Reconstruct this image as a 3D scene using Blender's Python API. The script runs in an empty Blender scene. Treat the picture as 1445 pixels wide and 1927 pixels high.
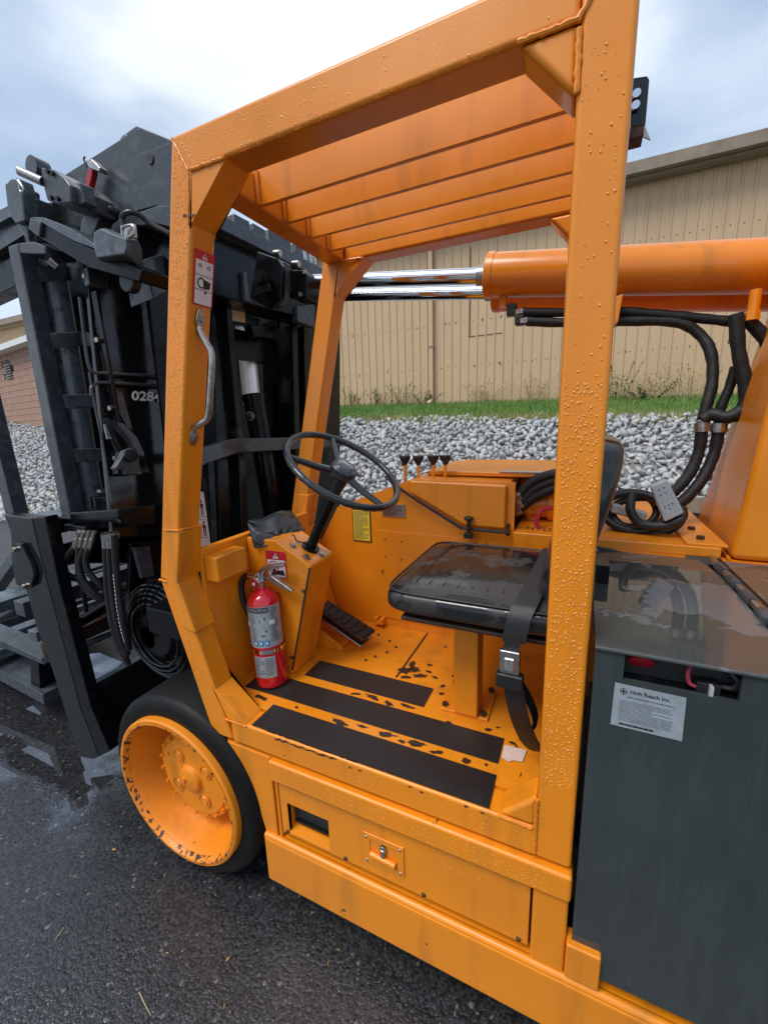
import bpy, math, random
import numpy as np
from mathutils import Vector, Matrix
random.seed(7)
rng = np.random.default_rng(7)
scene = bpy.context.scene
COL = scene.collection
V = Vector

# ---------------------------------------------------------------- camera
cam_data = bpy.data.cameras.new("camera")
cam = bpy.data.objects.new("camera", cam_data)
COL.objects.link(cam)
right = V((0.90705, 0.41987, -0.03115)); down = V((0.06107, -0.20440, -0.97698)); fwd = V((-0.41657, 0.88427, -0.21104))
cm = Matrix((right, -down, -fwd)).transposed().to_4x4()
cm.translation = V((0, 0, 1.55))
cam.matrix_world = cm
cam_data.sensor_fit = 'HORIZONTAL'; cam_data.sensor_width = 36.0; cam_data.lens = 19.6
cam_data.clip_start = 0.02; cam_data.clip_end = 500
scene.camera = cam

# ---------------------------------------------------------------- light
SUN_EL, SUN_AZ = math.radians(58), math.radians(-150)      # azimuth from +Y towards +X
sun_dir = V((math.sin(SUN_AZ)*math.cos(SUN_EL), math.cos(SUN_AZ)*math.cos(SUN_EL), math.sin(SUN_EL)))
world = bpy.data.worlds.new("World"); scene.world = world; world.use_nodes = True
nt = world.node_tree; nt.nodes.clear()
def N(nt, kind, **kw):
    n = nt.nodes.new(kind)
    for k, v in kw.items(): setattr(n, k, v)
    return n
L = nt.links.new
wout = N(nt, 'ShaderNodeOutputWorld'); bg = N(nt, 'ShaderNodeBackground')
sky = N(nt, 'ShaderNodeTexSky', sky_type='NISHITA', sun_disc=False)
sky.sun_elevation = SUN_EL; sky.sun_rotation = SUN_AZ; sky.air_density = 1.0; sky.dust_density = 2.0
tc = N(nt, 'ShaderNodeTexCoord')
mp = N(nt, 'ShaderNodeMapping'); mp.inputs['Scale'].default_value = (1.0, 1.0, 2.6)
no = N(nt, 'ShaderNodeTexNoise'); no.inputs['Scale'].default_value = 2.1; no.inputs['Detail'].default_value = 5; no.inputs['Roughness'].default_value = .5
L(tc.outputs['Generated'], mp.inputs['Vector']); L(mp.outputs[0], no.inputs['Vector'])
skys = N(nt, 'ShaderNodeMix', data_type='RGBA', blend_type='MULTIPLY'); skys.inputs[0].default_value = 1
L(sky.outputs[0], skys.inputs[6]); skys.inputs[7].default_value = (.12, .12, .12, 1)
# cloud deck: blue grey, brighter where the sun stands behind it
dot = N(nt, 'ShaderNodeVectorMath', operation='DOT_PRODUCT'); dot.inputs[1].default_value = V((-.34, .66, .67)).normalized()   # thin bright gap in the cloud deck
nrm = N(nt, 'ShaderNodeVectorMath', operation='NORMALIZE'); L(tc.outputs['Generated'], nrm.inputs[0]); L(nrm.outputs[0], dot.inputs[0])
pale = N(nt, 'ShaderNodeValToRGB'); e = pale.color_ramp.elements
e[0].position = .36; e[0].color = (.25, .345, .49, 1); e[1].position = .62; e[1].color = (.50, .58, .69, 1)
L(no.outputs[0], pale.inputs[0])
addn = N(nt, 'ShaderNodeMath', operation='MULTIPLY_ADD'); L(no.outputs[0], addn.inputs[0]); addn.inputs[1].default_value = .22; L(dot.outputs['Value'], addn.inputs[2])
glow = N(nt, 'ShaderNodeMapRange', interpolation_type='SMOOTHSTEP'); L(addn.outputs[0], glow.inputs[0]); glow.inputs[1].default_value = .99; glow.inputs[2].default_value = 1.12
crm = N(nt, 'ShaderNodeMix', data_type='RGBA'); L(glow.outputs[0], crm.inputs[0]); sepz = N(nt, 'ShaderNodeSeparateXYZ'); L(nrm.outputs[0], sepz.inputs[0])
hz_ = N(nt, 'ShaderNodeMapRange', interpolation_type='SMOOTHSTEP'); L(sepz.outputs['Z'], hz_.inputs[0]); hz_.inputs[1].default_value = .0; hz_.inputs[2].default_value = .5; hz_.inputs[3].default_value = .8; hz_.inputs[4].default_value = 0
hmix = N(nt, 'ShaderNodeMix', data_type='RGBA'); L(hz_.outputs[0], hmix.inputs[0]); L(pale.outputs[0], hmix.inputs[6]); hmix.inputs[7].default_value = (.56, .64, .72, 1)
L(hmix.outputs[2], crm.inputs[6]); crm.inputs[7].default_value = (.86, .89, .90, 1)
mixw = N(nt, 'ShaderNodeMix', data_type='RGBA'); mixw.inputs[0].default_value = .86
L(skys.outputs[2], mixw.inputs[6]); L(crm.outputs[2], mixw.inputs[7])
L(mixw.outputs[2], bg.inputs[0]); bg.inputs[1].default_value = .9; L(bg.outputs[0], wout.inputs[0])
sund = bpy.data.lights.new("sun", 'SUN'); sund.energy = 1.5; sund.angle = math.radians(25); sund.color = (1, .97, .92)
sun = bpy.data.objects.new("sun", sund); COL.objects.link(sun)
sun.rotation_euler = sun_dir.to_track_quat('Z', 'Y').to_euler()
scene.view_settings.view_transform = 'Standard'; scene.view_settings.look = 'None'
scene.view_settings.exposure = 0.75; scene.view_settings.gamma = 1.0; scene.view_settings.use_curve_mapping = False

# ---------------------------------------------------------------- helpers
class MB:
    def __init__(s): s.v = []; s.f = []
    def add(s, vs, fs):
        b = len(s.v); s.v += [tuple(p) for p in vs]; s.f += [tuple(i+b for i in f) for f in fs]; return s
    def hexa(s, c):      # 8 corners: bottom 4 loop, top 4 loop
        return s.add(c, [(3,2,1,0),(4,5,6,7),(0,1,5,4),(1,2,6,5),(2,3,7,6),(3,0,4,7)])
    def box(s, x0, x1, y0, y1, z0, z1):
        return s.hexa([(x0,y0,z0),(x1,y0,z0),(x1,y1,z0),(x0,y1,z0),(x0,y0,z1),(x1,y0,z1),(x1,y1,z1),(x0,y1,z1)])
    def prism(s, pts, ext):
        n = len(pts); ext = V(ext); a = [V(p) for p in pts]
        nn = V((0,0,0))
        for i in range(n): nn += a[i].cross(a[(i+1) % n])
        if nn.dot(ext) > 0: a.reverse()
        b = [p+ext for p in a]
        return s.add(a+b, [tuple(range(n)), tuple(range(2*n-1, n-1, -1))] + [(i, i+n, (i+1) % n+n, (i+1) % n) for i in range(n)])
    def beam(s, p0, p1, w, h, up=(0,0,1)):
        p0, p1 = V(p0), V(p1); d = (p1-p0).normalized(); up = V(up)
        sd = d.cross(up).normalized()*w/2; u = sd.cross(d).normalized()*h/2
        c = [p0-sd-u, p0+sd-u, p0+sd+u, p0-sd+u]; c += [q+(p1-p0) for q in c]
        return s.prism(c[:4], p1-p0)
    def path(s, pts, w, h, up=(0,0,1)):
        for a, b in zip(pts[:-1], pts[1:]): s.beam(a, b, w, h, up)
        return s
    def cyl(s, p0, p1, r0, r1=None, n=16):
        if r1 is None: r1 = r0
        return s.rev([(0, r0), (1, r1)], p0, V(p1)-V(p0), n, True)
    def rev(s, prof, org, axis, n=32, caps=False):   # prof: (t along axis, radius); axis not normalised if caps call
        org = V(org); ax = V(axis); d = ax.normalized()
        t = V((1,0,0)) if abs(d.x) < .9 else V((0,1,0))
        a = d.cross(t).normalized(); b = d.cross(a)
        vs = []; fs = []
        for (h, r) in prof:
            for k in range(n):
                q = 2*math.pi*k/n
                vs.append(org + ax*h + (a*math.cos(q) + b*math.sin(q))*r)
        for j in range(len(prof)-1):
            for k in range(n):
                k2 = (k+1) % n
                fs.append((j*n+k, j*n+k2, (j+1)*n+k2, (j+1)*n+k))
        if caps:
            fs.append(tuple(range(n-1, -1, -1))); m = (len(prof)-1)*n; fs.append(tuple(range(m, m+n)))
        return s.add(vs, fs)
    def tube(s, pts, r, n=8, closed=False, smooth=True, rf=None):
        P = [V(p) for p in pts]
        if smooth and len(P) > 2:
            Q = []; m = len(P); rngi = range(m if closed else m-1)
            for i in rngi:
                p0 = P[(i-1) % m] if (closed or i > 0) else P[0]; p1 = P[i]; p2 = P[(i+1) % m]; p3 = P[(i+2) % m] if (closed or i+2 < m) else P[-1]
                for k in range(6):
                    t = k/6
                    Q.append(.5*((2*p1)+(p2-p0)*t+(2*p0-5*p1+4*p2-p3)*t*t+(3*p1-p0-3*p2+p3)*t**3))
            if not closed: Q.append(P[-1])
            P = Q
        m = len(P); vs = []; fs = []; u = None
        for i in range(m):
            a = P[(i-1) % m] if (closed or i > 0) else P[0]; b = P[(i+1) % m] if (closed or i < m-1) else P[-1]
            d = (b-a).normalized()
            if u is None:
                u = d.cross(V((0,0,1)) if abs(d.z) < .9 else V((1,0,0))).normalized()
            u = (u - d*u.dot(d)).normalized(); w = d.cross(u)
            rr = r if rf is None else rf(i, m)
            for k in range(n):
                q = 2*math.pi*k/n; vs.append(P[i]+(u*math.cos(q)+w*math.sin(q))*rr)
        for i in range(m if closed else m-1):
            for k in range(n):
                fs.append((i*n+k, i*n+(k+1) % n, ((i+1) % m)*n+(k+1) % n, ((i+1) % m)*n+k))
        if not closed: fs.append(tuple(range(n-1, -1, -1))); fs.append(tuple(range((m-1)*n, m*n)))
        return s.add(vs, fs)
    def ball(s, c, r, sc=(1,1,1), n=12):
        c = V(c); prof = []
        vs = []; fs = []; m = n//2
        for j in range(1, m):
            for k in range(n):
                a = math.pi*j/m; q = 2*math.pi*k/n
                vs.append((c.x+r*sc[0]*math.sin(a)*math.cos(q), c.y+r*sc[1]*math.sin(a)*math.sin(q), c.z+r*sc[2]*math.cos(a)))
        for j in range(m-2):
            for k in range(n): fs.append((j*n+k, (j+1)*n+k, (j+1)*n+(k+1) % n, j*n+(k+1) % n))
        vs.append((c.x, c.y, c.z+r*sc[2])); vs.append((c.x, c.y, c.z-r*sc[2])); t = len(vs)
        for k in range(n): fs.append((t-2, k, (k+1) % n)); fs.append((t-1, (m-2)*n+(k+1) % n, (m-2)*n+k))
        return s.add(vs, fs)
    def mesh(s, name, off=(0,0,0)):
        me = bpy.data.meshes.new(name); o = V(off)
        me.from_pydata([tuple(V(p)-o) for p in s.v], [], s.f); me.update(); return me

def wroot(o):
    p = V((0,0,0))
    while o is not None: p = p + o.location; o = o.parent
    return p
def finish(me, smooth, mat):
    if mat is not None: me.materials.append(mat)
    if smooth:
        me.polygons.foreach_set('use_smooth', [True]*len(me.polygons))
        try: me.set_sharp_from_angle(angle=math.radians(38))
        except Exception: pass
def build(name, mb, mat, parent=None, bevel=0, seg=2, smooth=True, label=None, kind=None):
    me = mb.mesh(name, wroot(parent)); finish(me, smooth, mat)
    o = bpy.data.objects.new(name, me); COL.objects.link(o)
    if parent is not None: o.parent = parent
    if bevel:
        b = o.modifiers.new('bevel', 'BEVEL'); b.width = bevel; b.segments = seg; b.limit_method = 'ANGLE'; b.angle_limit = math.radians(25); b.harden_normals = True
    if label: o['label'] = label
    if kind: o['kind'] = kind
    return o
def thing(name, loc, label, cat, group=None):
    o = bpy.data.objects.new(name, None); COL.objects.link(o); o.location = loc; o.empty_display_size = .1
    o['label'] = label; o['category'] = cat
    if group: o['group'] = group
    return o
def inst(name, me, parent, M_, label=None):
    o = bpy.data.objects.new(name, me); COL.objects.link(o)
    if parent is not None: o.parent = parent
    m = Matrix(M_); m.translation = m.translation - wroot(parent); o.matrix_basis = m
    if label: o['label'] = label
    return o
def frame(p, nrm_, upv=(0,0,1)):
    z = V(nrm_).normalized(); u = V(upv)
    if abs(z.dot(u)) > .95: u = V((1,0,0))
    x = u.cross(z).normalized(); y = z.cross(x)
    m = Matrix((x, y, z)).transposed().to_4x4(); m.translation = V(p); return m
def bilerp(q, u, v):
    a, b, c, d = [V(p) for p in q]
    return a*(1-u)*(1-v)+b*u*(1-v)+c*u*v+d*(1-u)*v
def text_on(body, quad, mat, parent, name, u0, u1, v0, v1, off=.0012, fit=True, bold=0):
    """quad: TL,TR,BR,BL corners; text stands in the (u,v) window, v down"""
    cu = bpy.data.curves.new('t', 'FONT'); cu.body = body; cu.size = 1; cu.offset = bold; cu.resolution_u = 3
    ob = bpy.data.objects.new('t', cu); COL.objects.link(ob)
    dg = bpy.context.evaluated_depsgraph_get(); dg.update()
    me = bpy.data.meshes.new_from_object(ob.evaluated_get(dg)); bpy.data.objects.remove(ob); bpy.data.curves.remove(cu)
    n = len(me.vertices); co = np.empty(n*3); me.vertices.foreach_get('co', co); co = co.reshape(-1, 3)
    mn = co.min(0); mx = co.max(0); w = mx-mn
    tl, tr, br, bl = [V(p) for p in quad]; nn = (tr-tl).cross(bl-tl).normalized()
    if nn.dot(-fwd) < 0 : nn = -nn
    out = []
    r_ = wroot(parent)
    for p in co:
        u = u0+(u1-u0)*(p[0]-mn[0])/w[0]; v = v1-(v1-v0)*(p[1]-mn[1])/max(w[1], 1e-6)
        out.append(bilerp(quad, u, v)+nn*off-r_)
    me.vertices.foreach_set('co', [c for q in out for c in q]); me.update()
    me.materials.clear(); me.materials.append(mat)
    o = bpy.data.objects.new(name, me); COL.objects.link(o)
    if parent is not None: o.parent = parent
    return o
def qn(quad):
    tl, tr, br, bl = [V(p) for p in quad]; nn = (tr-tl).cross(bl-tl).normalized()
    return nn if nn.dot(-fwd) > 0 else -nn
def qpoly(mb, quad, uv, off):
    nn = qn(quad); pts = [bilerp(quad, u, v)+nn*off for u, v in uv]
    if (pts[1]-pts[0]).cross(pts[2]-pts[1]).dot(nn) < 0: pts.reverse()
    mb.add(pts, [tuple(range(len(pts)))])
def qrect(mb, quad, u0, u1, v0, v1, off): qpoly(mb, quad, [(u0,v0),(u1,v0),(u1,v1),(u0,v1)], off)
def qcirc(mb, quad, cu, cv, ru, rv, off, inner=0, n=20):
    nn = qn(quad)
    if not inner: qpoly(mb, quad, [(cu+ru*math.cos(2*math.pi*k/n), cv+rv*math.sin(2*math.pi*k/n)) for k in range(n)], off); return
    vs = []
    for s_ in (1, inner):
        vs += [bilerp(quad, cu+ru*s_*math.cos(2*math.pi*k/n), cv+rv*s_*math.sin(2*math.pi*k/n))+nn*off for k in range(n)]
    mb.add(vs, [(k, (k+1) % n, n+(k+1) % n, n+k) for k in range(n)])
def qline(mb, quad, pts, w, off):
    """stroke of width w (in u units) along uv points"""
    tl, tr, br, bl = [V(p) for p in quad]; W = (tr-tl).length; H = (bl-tl).length
    for (a, b) in zip(pts[:-1], pts[1:]):
        dx, dy = (b[0]-a[0])*W, (b[1]-a[1])*H; l = math.hypot(dx, dy) or 1
        nx, ny = -dy/l*w/2, dx/l*w/2
        qpoly(mb, quad, [(a[0]+nx, a[1]+ny*W/H), (b[0]+nx, b[1]+ny*W/H), (b[0]-nx, b[1]-ny*W/H), (a[0]-nx, a[1]-ny*W/H)], off)
def fineprint(mb, quad, u0, u1, v0, v1, rows, off=.0012, fill=.5, seed=1, gap=.15):
    r = random.Random(seed); dv = (v1-v0)/rows
    for i in range(rows):
        u = u0; end = u0+(u1-u0)*r.choice((1, .95, .9, .6, 1))
        while u < end:
            w = r.uniform(.02, .09)*(u1-u0)*1.6; ue = min(end, u+w)
            qrect(mb, quad, u, ue, v0+i*dv, v0+i*dv+dv*fill, off); u = ue+gap*.1*(u1-u0)
def plate(quad, th=.001):
    mb = MB(); nn = qn(quad); mb.prism(quad, nn*th); return mb

# ---------------------------------------------------------------- materials
def new_mat(name):
    m = bpy.data.materials.new(name); m.use_nodes = True; t = m.node_tree; b = t.nodes['Principled BSDF']; return m, t, b
def tn(t, scale, detail=4, rough=.55, vec=None, coord='Object', sc=None):
    n = N(t, 'ShaderNodeTexNoise'); n.inputs['Scale'].default_value = scale; n.inputs['Detail'].default_value = detail; n.inputs['Roughness'].default_value = rough
    c = N(t, 'ShaderNodeTexCoord'); src = c.outputs[coord]
    if sc:
        mm = N(t, 'ShaderNodeMapping'); mm.inputs['Scale'].default_value = sc; t.links.new(src, mm.inputs[0]); src = mm.outputs[0]
    t.links.new(src, n.inputs['Vector']); return n
def ramp(t, src, p0, p1, c0=(0,0,0,1), c1=(1,1,1,1)):
    r = N(t, 'ShaderNodeValToRGB'); r.color_ramp.elements[0].position = p0; r.color_ramp.elements[1].position = p1
    r.color_ramp.elements[0].color = c0; r.color_ramp.elements[1].color = c1; t.links.new(src, r.inputs[0]); return r
def mixc(t, fac, a, b):
    m = N(t, 'ShaderNodeMix', data_type='RGBA')
    if isinstance(fac, (int, float)): m.inputs[0].default_value = fac
    else: t.links.new(fac, m.inputs[0])
    for i, x in ((6, a), (7, b)):
        if isinstance(x, tuple): m.inputs[i].default_value = x
        else: t.links.new(x, m.inputs[i])
    return m.outputs[2]
def bump(t, h, strength, dist, prev=None):
    b = N(t, 'ShaderNodeBump'); b.inputs['Strength'].default_value = strength; b.inputs['Distance'].default_value = dist
    t.links.new(h, b.inputs['Height'])
    if prev is not None: t.links.new(prev, b.inputs['Normal'])
    return b.outputs[0]
def basic(name, col, rough=.5, metal=0, coat=0, vary=.0, nscale=30, bmp=0, coat_rough=.1):
    m, t, b = new_mat(name)
    b.inputs['Base Color'].default_value = (*col, 1); b.inputs['Roughness'].default_value = rough; b.inputs['Metallic'].default_value = metal
    b.inputs['Coat Weight'].default_value = coat; b.inputs['Coat Roughness'].default_value = coat_rough
    if vary:
        n = tn(t, nscale); c2 = tuple(max(0, x*(1-vary)) for x in col)+(1,); c1 = tuple(min(1, x*(1+vary*.6)) for x in col)+(1,)
        r = ramp(t, n.outputs[0], .3, .7, c2, c1); t.links.new(r.outputs[0], b.inputs['Base Color'])
        if bmp: t.links.new(bump(t, n.outputs[0], bmp, .002), b.inputs['Normal'])
    return m
def orange(name, base=(.83, .256, .008), chips=.76, chipscale=14, wet=.15, rough=.34):
    m, t, b = new_mat(name)
    n1 = tn(t, 3.0, 5, .6); n2 = tn(t, chipscale, 7, .62); n3 = tn(t, 140, 3, .5); n4 = tn(t, 2.2, 3, .5, sc=(6, 6, .6))
    cbase = mixc(t, ramp(t, n1.outputs[0], .35, .7).outputs[0], tuple(x*.90 for x in base)+(1,), tuple(min(1, x*1.05) for x in base)+(1,))
    dirt = ramp(t, n4.outputs[0], .56, .78, (0,0,0,1), (.55,.55,.55,1))
    cb2 = mixc(t, dirt.outputs[0], cbase, (.34, .13, .02, 1))
    chip = ramp(t, n2.outputs[0], chips, chips+.012)
    col = mixc(t, chip.outputs[0], cb2, (.035, .02, .014, 1))
    t.links.new(col, b.inputs['Base Color'])
    rr = ramp(t, n1.outputs[0], .3, .75, (rough*.7,)*3+(1,), (min(1, rough*1.35),)*3+(1,)); t.links.new(rr.outputs[0], b.inputs['Roughness'])
    b.inputs['Coat Weight'].default_value = wet; b.inputs['Coat Roughness'].default_value = .12
    inv = N(t, 'ShaderNodeMath', operation='SUBTRACT'); inv.inputs[0].default_value = 1; t.links.new(chip.outputs[0], inv.inputs[1])
    h = bump(t, n3.outputs[0], .18, .0008); h = bump(t, inv.outputs[0], .6, .0006, h)
    t.links.new(h, b.inputs['Normal'])
    return m
def darksteel(name, base=(.009, .010, .011), rough=.20, stain=.58, grey=(.028, .031, .035), wetmin=.06, spec=.42):
    m, t, b = new_mat(name)
    n1 = tn(t, 5, 6, .62); n2 = tn(t, 26, 6, .7); n3 = tn(t, 90, 4)
    c = mixc(t, ramp(t, n2.outputs[0], stain, stain+.1).outputs[0], (*base, 1), (*grey, 1))
    c = mixc(t, ramp(t, n1.outputs[0], .63, .72).outputs[0], c, (.045, .030, .024, 1)); t.links.new(c, b.inputs['Base Color'])
    r = ramp(t, n1.outputs[0], .38, .62, (wetmin,)*3+(1,), (rough*1.8,)*3+(1,)); t.links.new(r.outputs[0], b.inputs['Roughness'])
    t.links.new(bump(t, n3.outputs[0], .25, .001), b.inputs['Normal']); b.inputs['Specular IOR Level'].default_value = spec
    return m
M_OR = orange('orange_paint'); M_ORC = orange('orange_paint_chipped', chips=.68, chipscale=16)
M_ORW = orange('orange_rim_paint', chips=.70, chipscale=24, rough=.5, wet=.05)
M_ORF = orange('orange_floor_paint', base=(.82, .262, .010), chips=.67, chipscale=17, rough=.3)
M_ORD = orange('orange_tube_paint', base=(.80, .235, .010), chips=.8, rough=.3)
M_BLK = darksteel('black_mast_steel', base=(.0045, .005, .0055), grey=(.015, .016, .018), spec=.22); M_BLKW = darksteel('wet_black_steel', rough=.10, stain=.75, wetmin=.03, spec=.5)
M_SKYSHEEN = basic('wet_steel_sky_sheen', (.20, .24, .30), .16, vary=.3, nscale=12)  # sky reflection on wet tine and ledge, put into a pale blue base colour
M_RNG = darksteel('speckled_grey_steel', base=(.10, .115, .13), grey=(.03, .033, .038), stain=.53, rough=.28)
M_GRS = darksteel('dark_grey_steel', base=(.046, .052, .060), grey=(.070, .078, .088), stain=.50, rough=.26)
M_LGS = darksteel('wet_blue_grey_steel', base=(.07, .085, .10), grey=(.12, .14, .16), stain=.5, rough=.25)
M_GREY, t_, b_ = new_mat('grey_cabinet_paint')
n_ = tn(t_, 4.5, 7, .7, sc=(6, 6, .8)); n2_ = tn(t_, 4, 5, .6); n3_ = tn(t_, 45, 5, .7)
c_ = mixc(t_, ramp(t_, n_.outputs[0], .50, .58).outputs[0], (.040, .049, .049, 1), (.046, .056, .056, 1))
c_ = mixc(t_, ramp(t_, n2_.outputs[0], .40, .75, (0,0,0,1), (.6,.6,.6,1)).outputs[0], c_, (.026, .034, .036, 1))
c_ = mixc(t_, ramp(t_, n3_.outputs[0], .73, .75).outputs[0], c_, (.16, .17, .17, 1)); t_.links.new(c_, b_.inputs['Base Color'])
r_ = ramp(t_, n_.outputs[0], .50, .56, (.07,)*3+(1,), (.24,)*3+(1,)); t_.links.new(r_.outputs[0], b_.inputs['Roughness'])
t_.links.new(bump(t_, n2_.outputs[0], .25, .01), b_.inputs['Normal'])
M_LID, t_, b_ = new_mat('wet_grey_lid_paint')
n_ = tn(t_, 5, 4, .6); q_ = ramp(t_, n_.outputs[0], .56, .575)
t_.links.new(mixc(t_, q_.outputs[0], (.062, .066, .062, 1), (.12, .125, .13, 1)), b_.inputs['Base Color']); b_.inputs['Roughness'].default_value = .04; b_.inputs['IOR'].default_value = 1.75
t_.links.new(bump(t_, q_.outputs[0], .5, .0015), b_.inputs['Normal'])
M_RUB = basic('black_rubber', (.012, .012, .013), .45, vary=.4, nscale=60, bmp=.2)
M_TYRE = basic('tyre_rubber', (.005, .0055, .005), .55, coat=.0, vary=.5, nscale=40, bmp=.15)
M_HOSE = basic('braided_hose_cover', (.008, .008, .009), .6, vary=.5, nscale=120, bmp=.5)
M_CHR = basic('chrome', (.75, .75, .76), .08, 1); M_STL = basic('bare_steel', (.45, .43, .41), .32, 1, vary=.3, nscale=80)
M_ZINC = basic('zinc_bolt', (.42, .38, .32), .38, 1, vary=.4, nscale=200)
M_RUST = basic('rusty_steel', (.07, .035, .02), .6, .3, vary=.6, nscale=120, bmp=.4)
M_RED = basic('red_enamel', (.62, .008, .018), .18, coat=.6); M_REDP = basic('red_plastic', (.40, .01, .02), .35)
M_LABG = basic('silver_label', (.36, .41, .44), .4, .2, vary=.2, nscale=40); M_WHT = basic('white_sticker', (.72, .71, .69), .35, vary=.08, nscale=20)
M_INK = basic('black_print', (.02, .02, .022), .5); M_INKG = basic('grey_print', (.10, .11, .12), .5); M_BLUE = basic('blue_print', (.03, .20, .45), .4); M_REDI = basic('red_print', (.55, .015, .03), .4)
M_YEL = basic('yellow_sticker', (.85, .60, .02), .4); M_VIN = basic('black_vinyl_cloth', (.030, .033, .037), .45, coat=.1, vary=.4, nscale=14, bmp=.4)
M_WHL = basic('steering_wheel_plastic', (.022, .026, .030), .28, coat=.3, vary=.3, nscale=160, bmp=.25)
M_TYRE.node_tree.nodes['Principled BSDF'].inputs['Specular IOR Level'].default_value = .25
M_STRIP, t_, b_ = new_mat('grip_tape')
n_ = tn(t_, 900, 2); n2_ = tn(t_, 8, 4)
b_.inputs['Base Color'].default_value = (.018, .017, .018, 1)
r_ = ramp(t_, n2_.outputs[0], .4, .65, (.20,)*3+(1,), (.55,)*3+(1,)); t_.links.new(r_.outputs[0], b_.inputs['Roughness'])
t_.links.new(bump(t_, n_.outputs[0], .6, .0010), b_.inputs['Normal'])
M_SEAT, t_, b_ = new_mat('wet_black_seat_vinyl')
n_ = tn(t_, 9, 5, .6); n2_ = tn(t_, 260, 2)
c_ = mixc(t_, ramp(t_, n_.outputs[0], .48, .54).outputs[0], (.012, .012, .013, 1), (.035, .030, .028, 1)); t_.links.new(c_, b_.inputs['Base Color'])
r_ = ramp(t_, n_.outputs[0], .49, .53, (.08,)*3+(1,), (.42,)*3+(1,)); t_.links.new(r_.outputs[0], b_.inputs['Roughness'])
t_.links.new(bump(t_, n2_.outputs[0], .2, .001), b_.inputs['Normal']); b_.inputs['IOR'].default_value = 1.5
M_BELT = basic('seat_belt_webbing', (.016, .015, .017), .5, vary=.3, nscale=300, bmp=.4)
M_WATER, t_, b_ = new_mat('water_drop')
b_.inputs['Base Color'].default_value = (.90, .36, .06, 1); b_.inputs['Roughness'].default_value = .05; b_.inputs['IOR'].default_value = 1.4; b_.inputs['Coat Weight'].default_value = .6; b_.inputs['Coat Roughness'].default_value = .02
M_GLASS = basic('clear_gauge', (.7, .6, .6), .1, coat=.5)
M_PINK = basic('pale_pink_paper', (.72, .52, .46), .6, vary=.1)
M_HOSER = basic('red_battery_cable', (.35, .02, .04), .35)
M_CON = basic('light_grey_plastic', (.42, .43, .44), .35, vary=.15, nscale=60)

# ================================================================ SETTING
def sheet(name, mat, x0, x1, y0, y1, z, nx=1, ny=1):
    mb = MB(); vs = [(x0+(x1-x0)*i/nx, y0+(y1-y0)*j/ny, z) for j in range(ny+1) for i in range(nx+1)]
    mb.add(vs, [(j*(nx+1)+i, j*(nx+1)+i+1, (j+1)*(nx+1)+i+1, (j+1)*(nx+1)+i) for j in range(ny) for i in range(nx)])
    return build(name, mb, mat, smooth=False, kind='structure')
# asphalt
M_ASPH, t, b = new_mat('wet_asphalt')
c = N(t, 'ShaderNodeTexCoord')
vo = N(t, 'ShaderNodeTexVoronoi'); vo.inputs['Scale'].default_value = 115; t.links.new(c.outputs['Object'], vo.inputs['Vector'])
vf = N(t, 'ShaderNodeTexVoronoi'); vf.inputs['Scale'].default_value = 260; t.links.new(c.outputs['Object'], vf.inputs['Vector'])
n1 = tn(t, 90, 5, .75); n2 = tn(t, 1.1, 6, .62); bw = N(t, 'ShaderNodeRGBToBW'); t.links.new(vo.outputs['Color'], bw.inputs[0])
col = mixc(t, ramp(t, bw.outputs[0], .2, .85).outputs[0], (.014, .0145, .0155, 1), (.048, .049, .052, 1))
col = mixc(t, ramp(t, n1.outputs[0], .45, .75).outputs[0], col, (.016, .016, .017, 1))
sp = ramp(t, bw.outputs[0], .90, .92); col = mixc(t, sp.outputs[0], col, (.13, .127, .12, 1))
t.links.new(col, b.inputs['Base Color'])
sx = N(t, 'ShaderNodeSeparateXYZ'); t.links.new(c.outputs['Object'], sx.inputs[0])
def mth(op, a_, b2_, c2_=None):
    m_ = N(t, 'ShaderNodeMath', operation=op)
    for i_, v_ in enumerate((a_, b2_, c2_)):
        if v_ is None: continue
        if isinstance(v_, (int, float)): m_.inputs[i_].default_value = v_
        else: t.links.new(v_, m_.inputs[i_])
    return m_.outputs[0]
gxy = (sx.outputs['X'], mth('SUBTRACT', sx.outputs['Y'], 0.0))
uu = mth('DIVIDE', mth('ADD', gxy[0], 3.25), 1.75); vv = mth('DIVIDE', mth('SUBTRACT', mth('MULTIPLY_ADD', gxy[0], .2, gxy[1]), .46), .30)
dd = mth('SQRT', mth('ADD', mth('MULTIPLY', uu, uu), mth('MULTIPLY', vv, vv)), 0)
nw = tn(t, 5, 7, .68); dd = mth('MULTIPLY_ADD', mth('SUBTRACT', nw.outputs[0], .5), 1.5, dd)
pool = ramp(t, dd, .78, 1.16, (1,1,1,1), (0,0,0,1)); damp = ramp(t, dd, .95, 2.0, (1,1,1,1), (0,0,0,1))
nf = tn(t, .55, 5, .6); film = ramp(t, nf.outputs[0], .52, .68); nearw = mth('MAXIMUM', mth('MULTIPLY', damp.outputs[0], .55), mth('MULTIPLY', film.outputs[0], .35))
wet = mth('MAXIMUM', pool.outputs[0], nearw)
rr = ramp(t, n2.outputs[0], .35, .65, (.13,)*3+(1,), (.30,)*3+(1,))
t.links.new(mixc(t, wet, rr.outputs[0], (.02, .02, .02, 1)), b.inputs['Roughness'])
b.inputs['IOR'].default_value = 1.6; t.links.new(mth('MULTIPLY_ADD', pool.outputs[0], .9, .5), b.inputs['Specular IOR Level'])
inv_ = mth('SUBTRACT', 1.0, wet)
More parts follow.
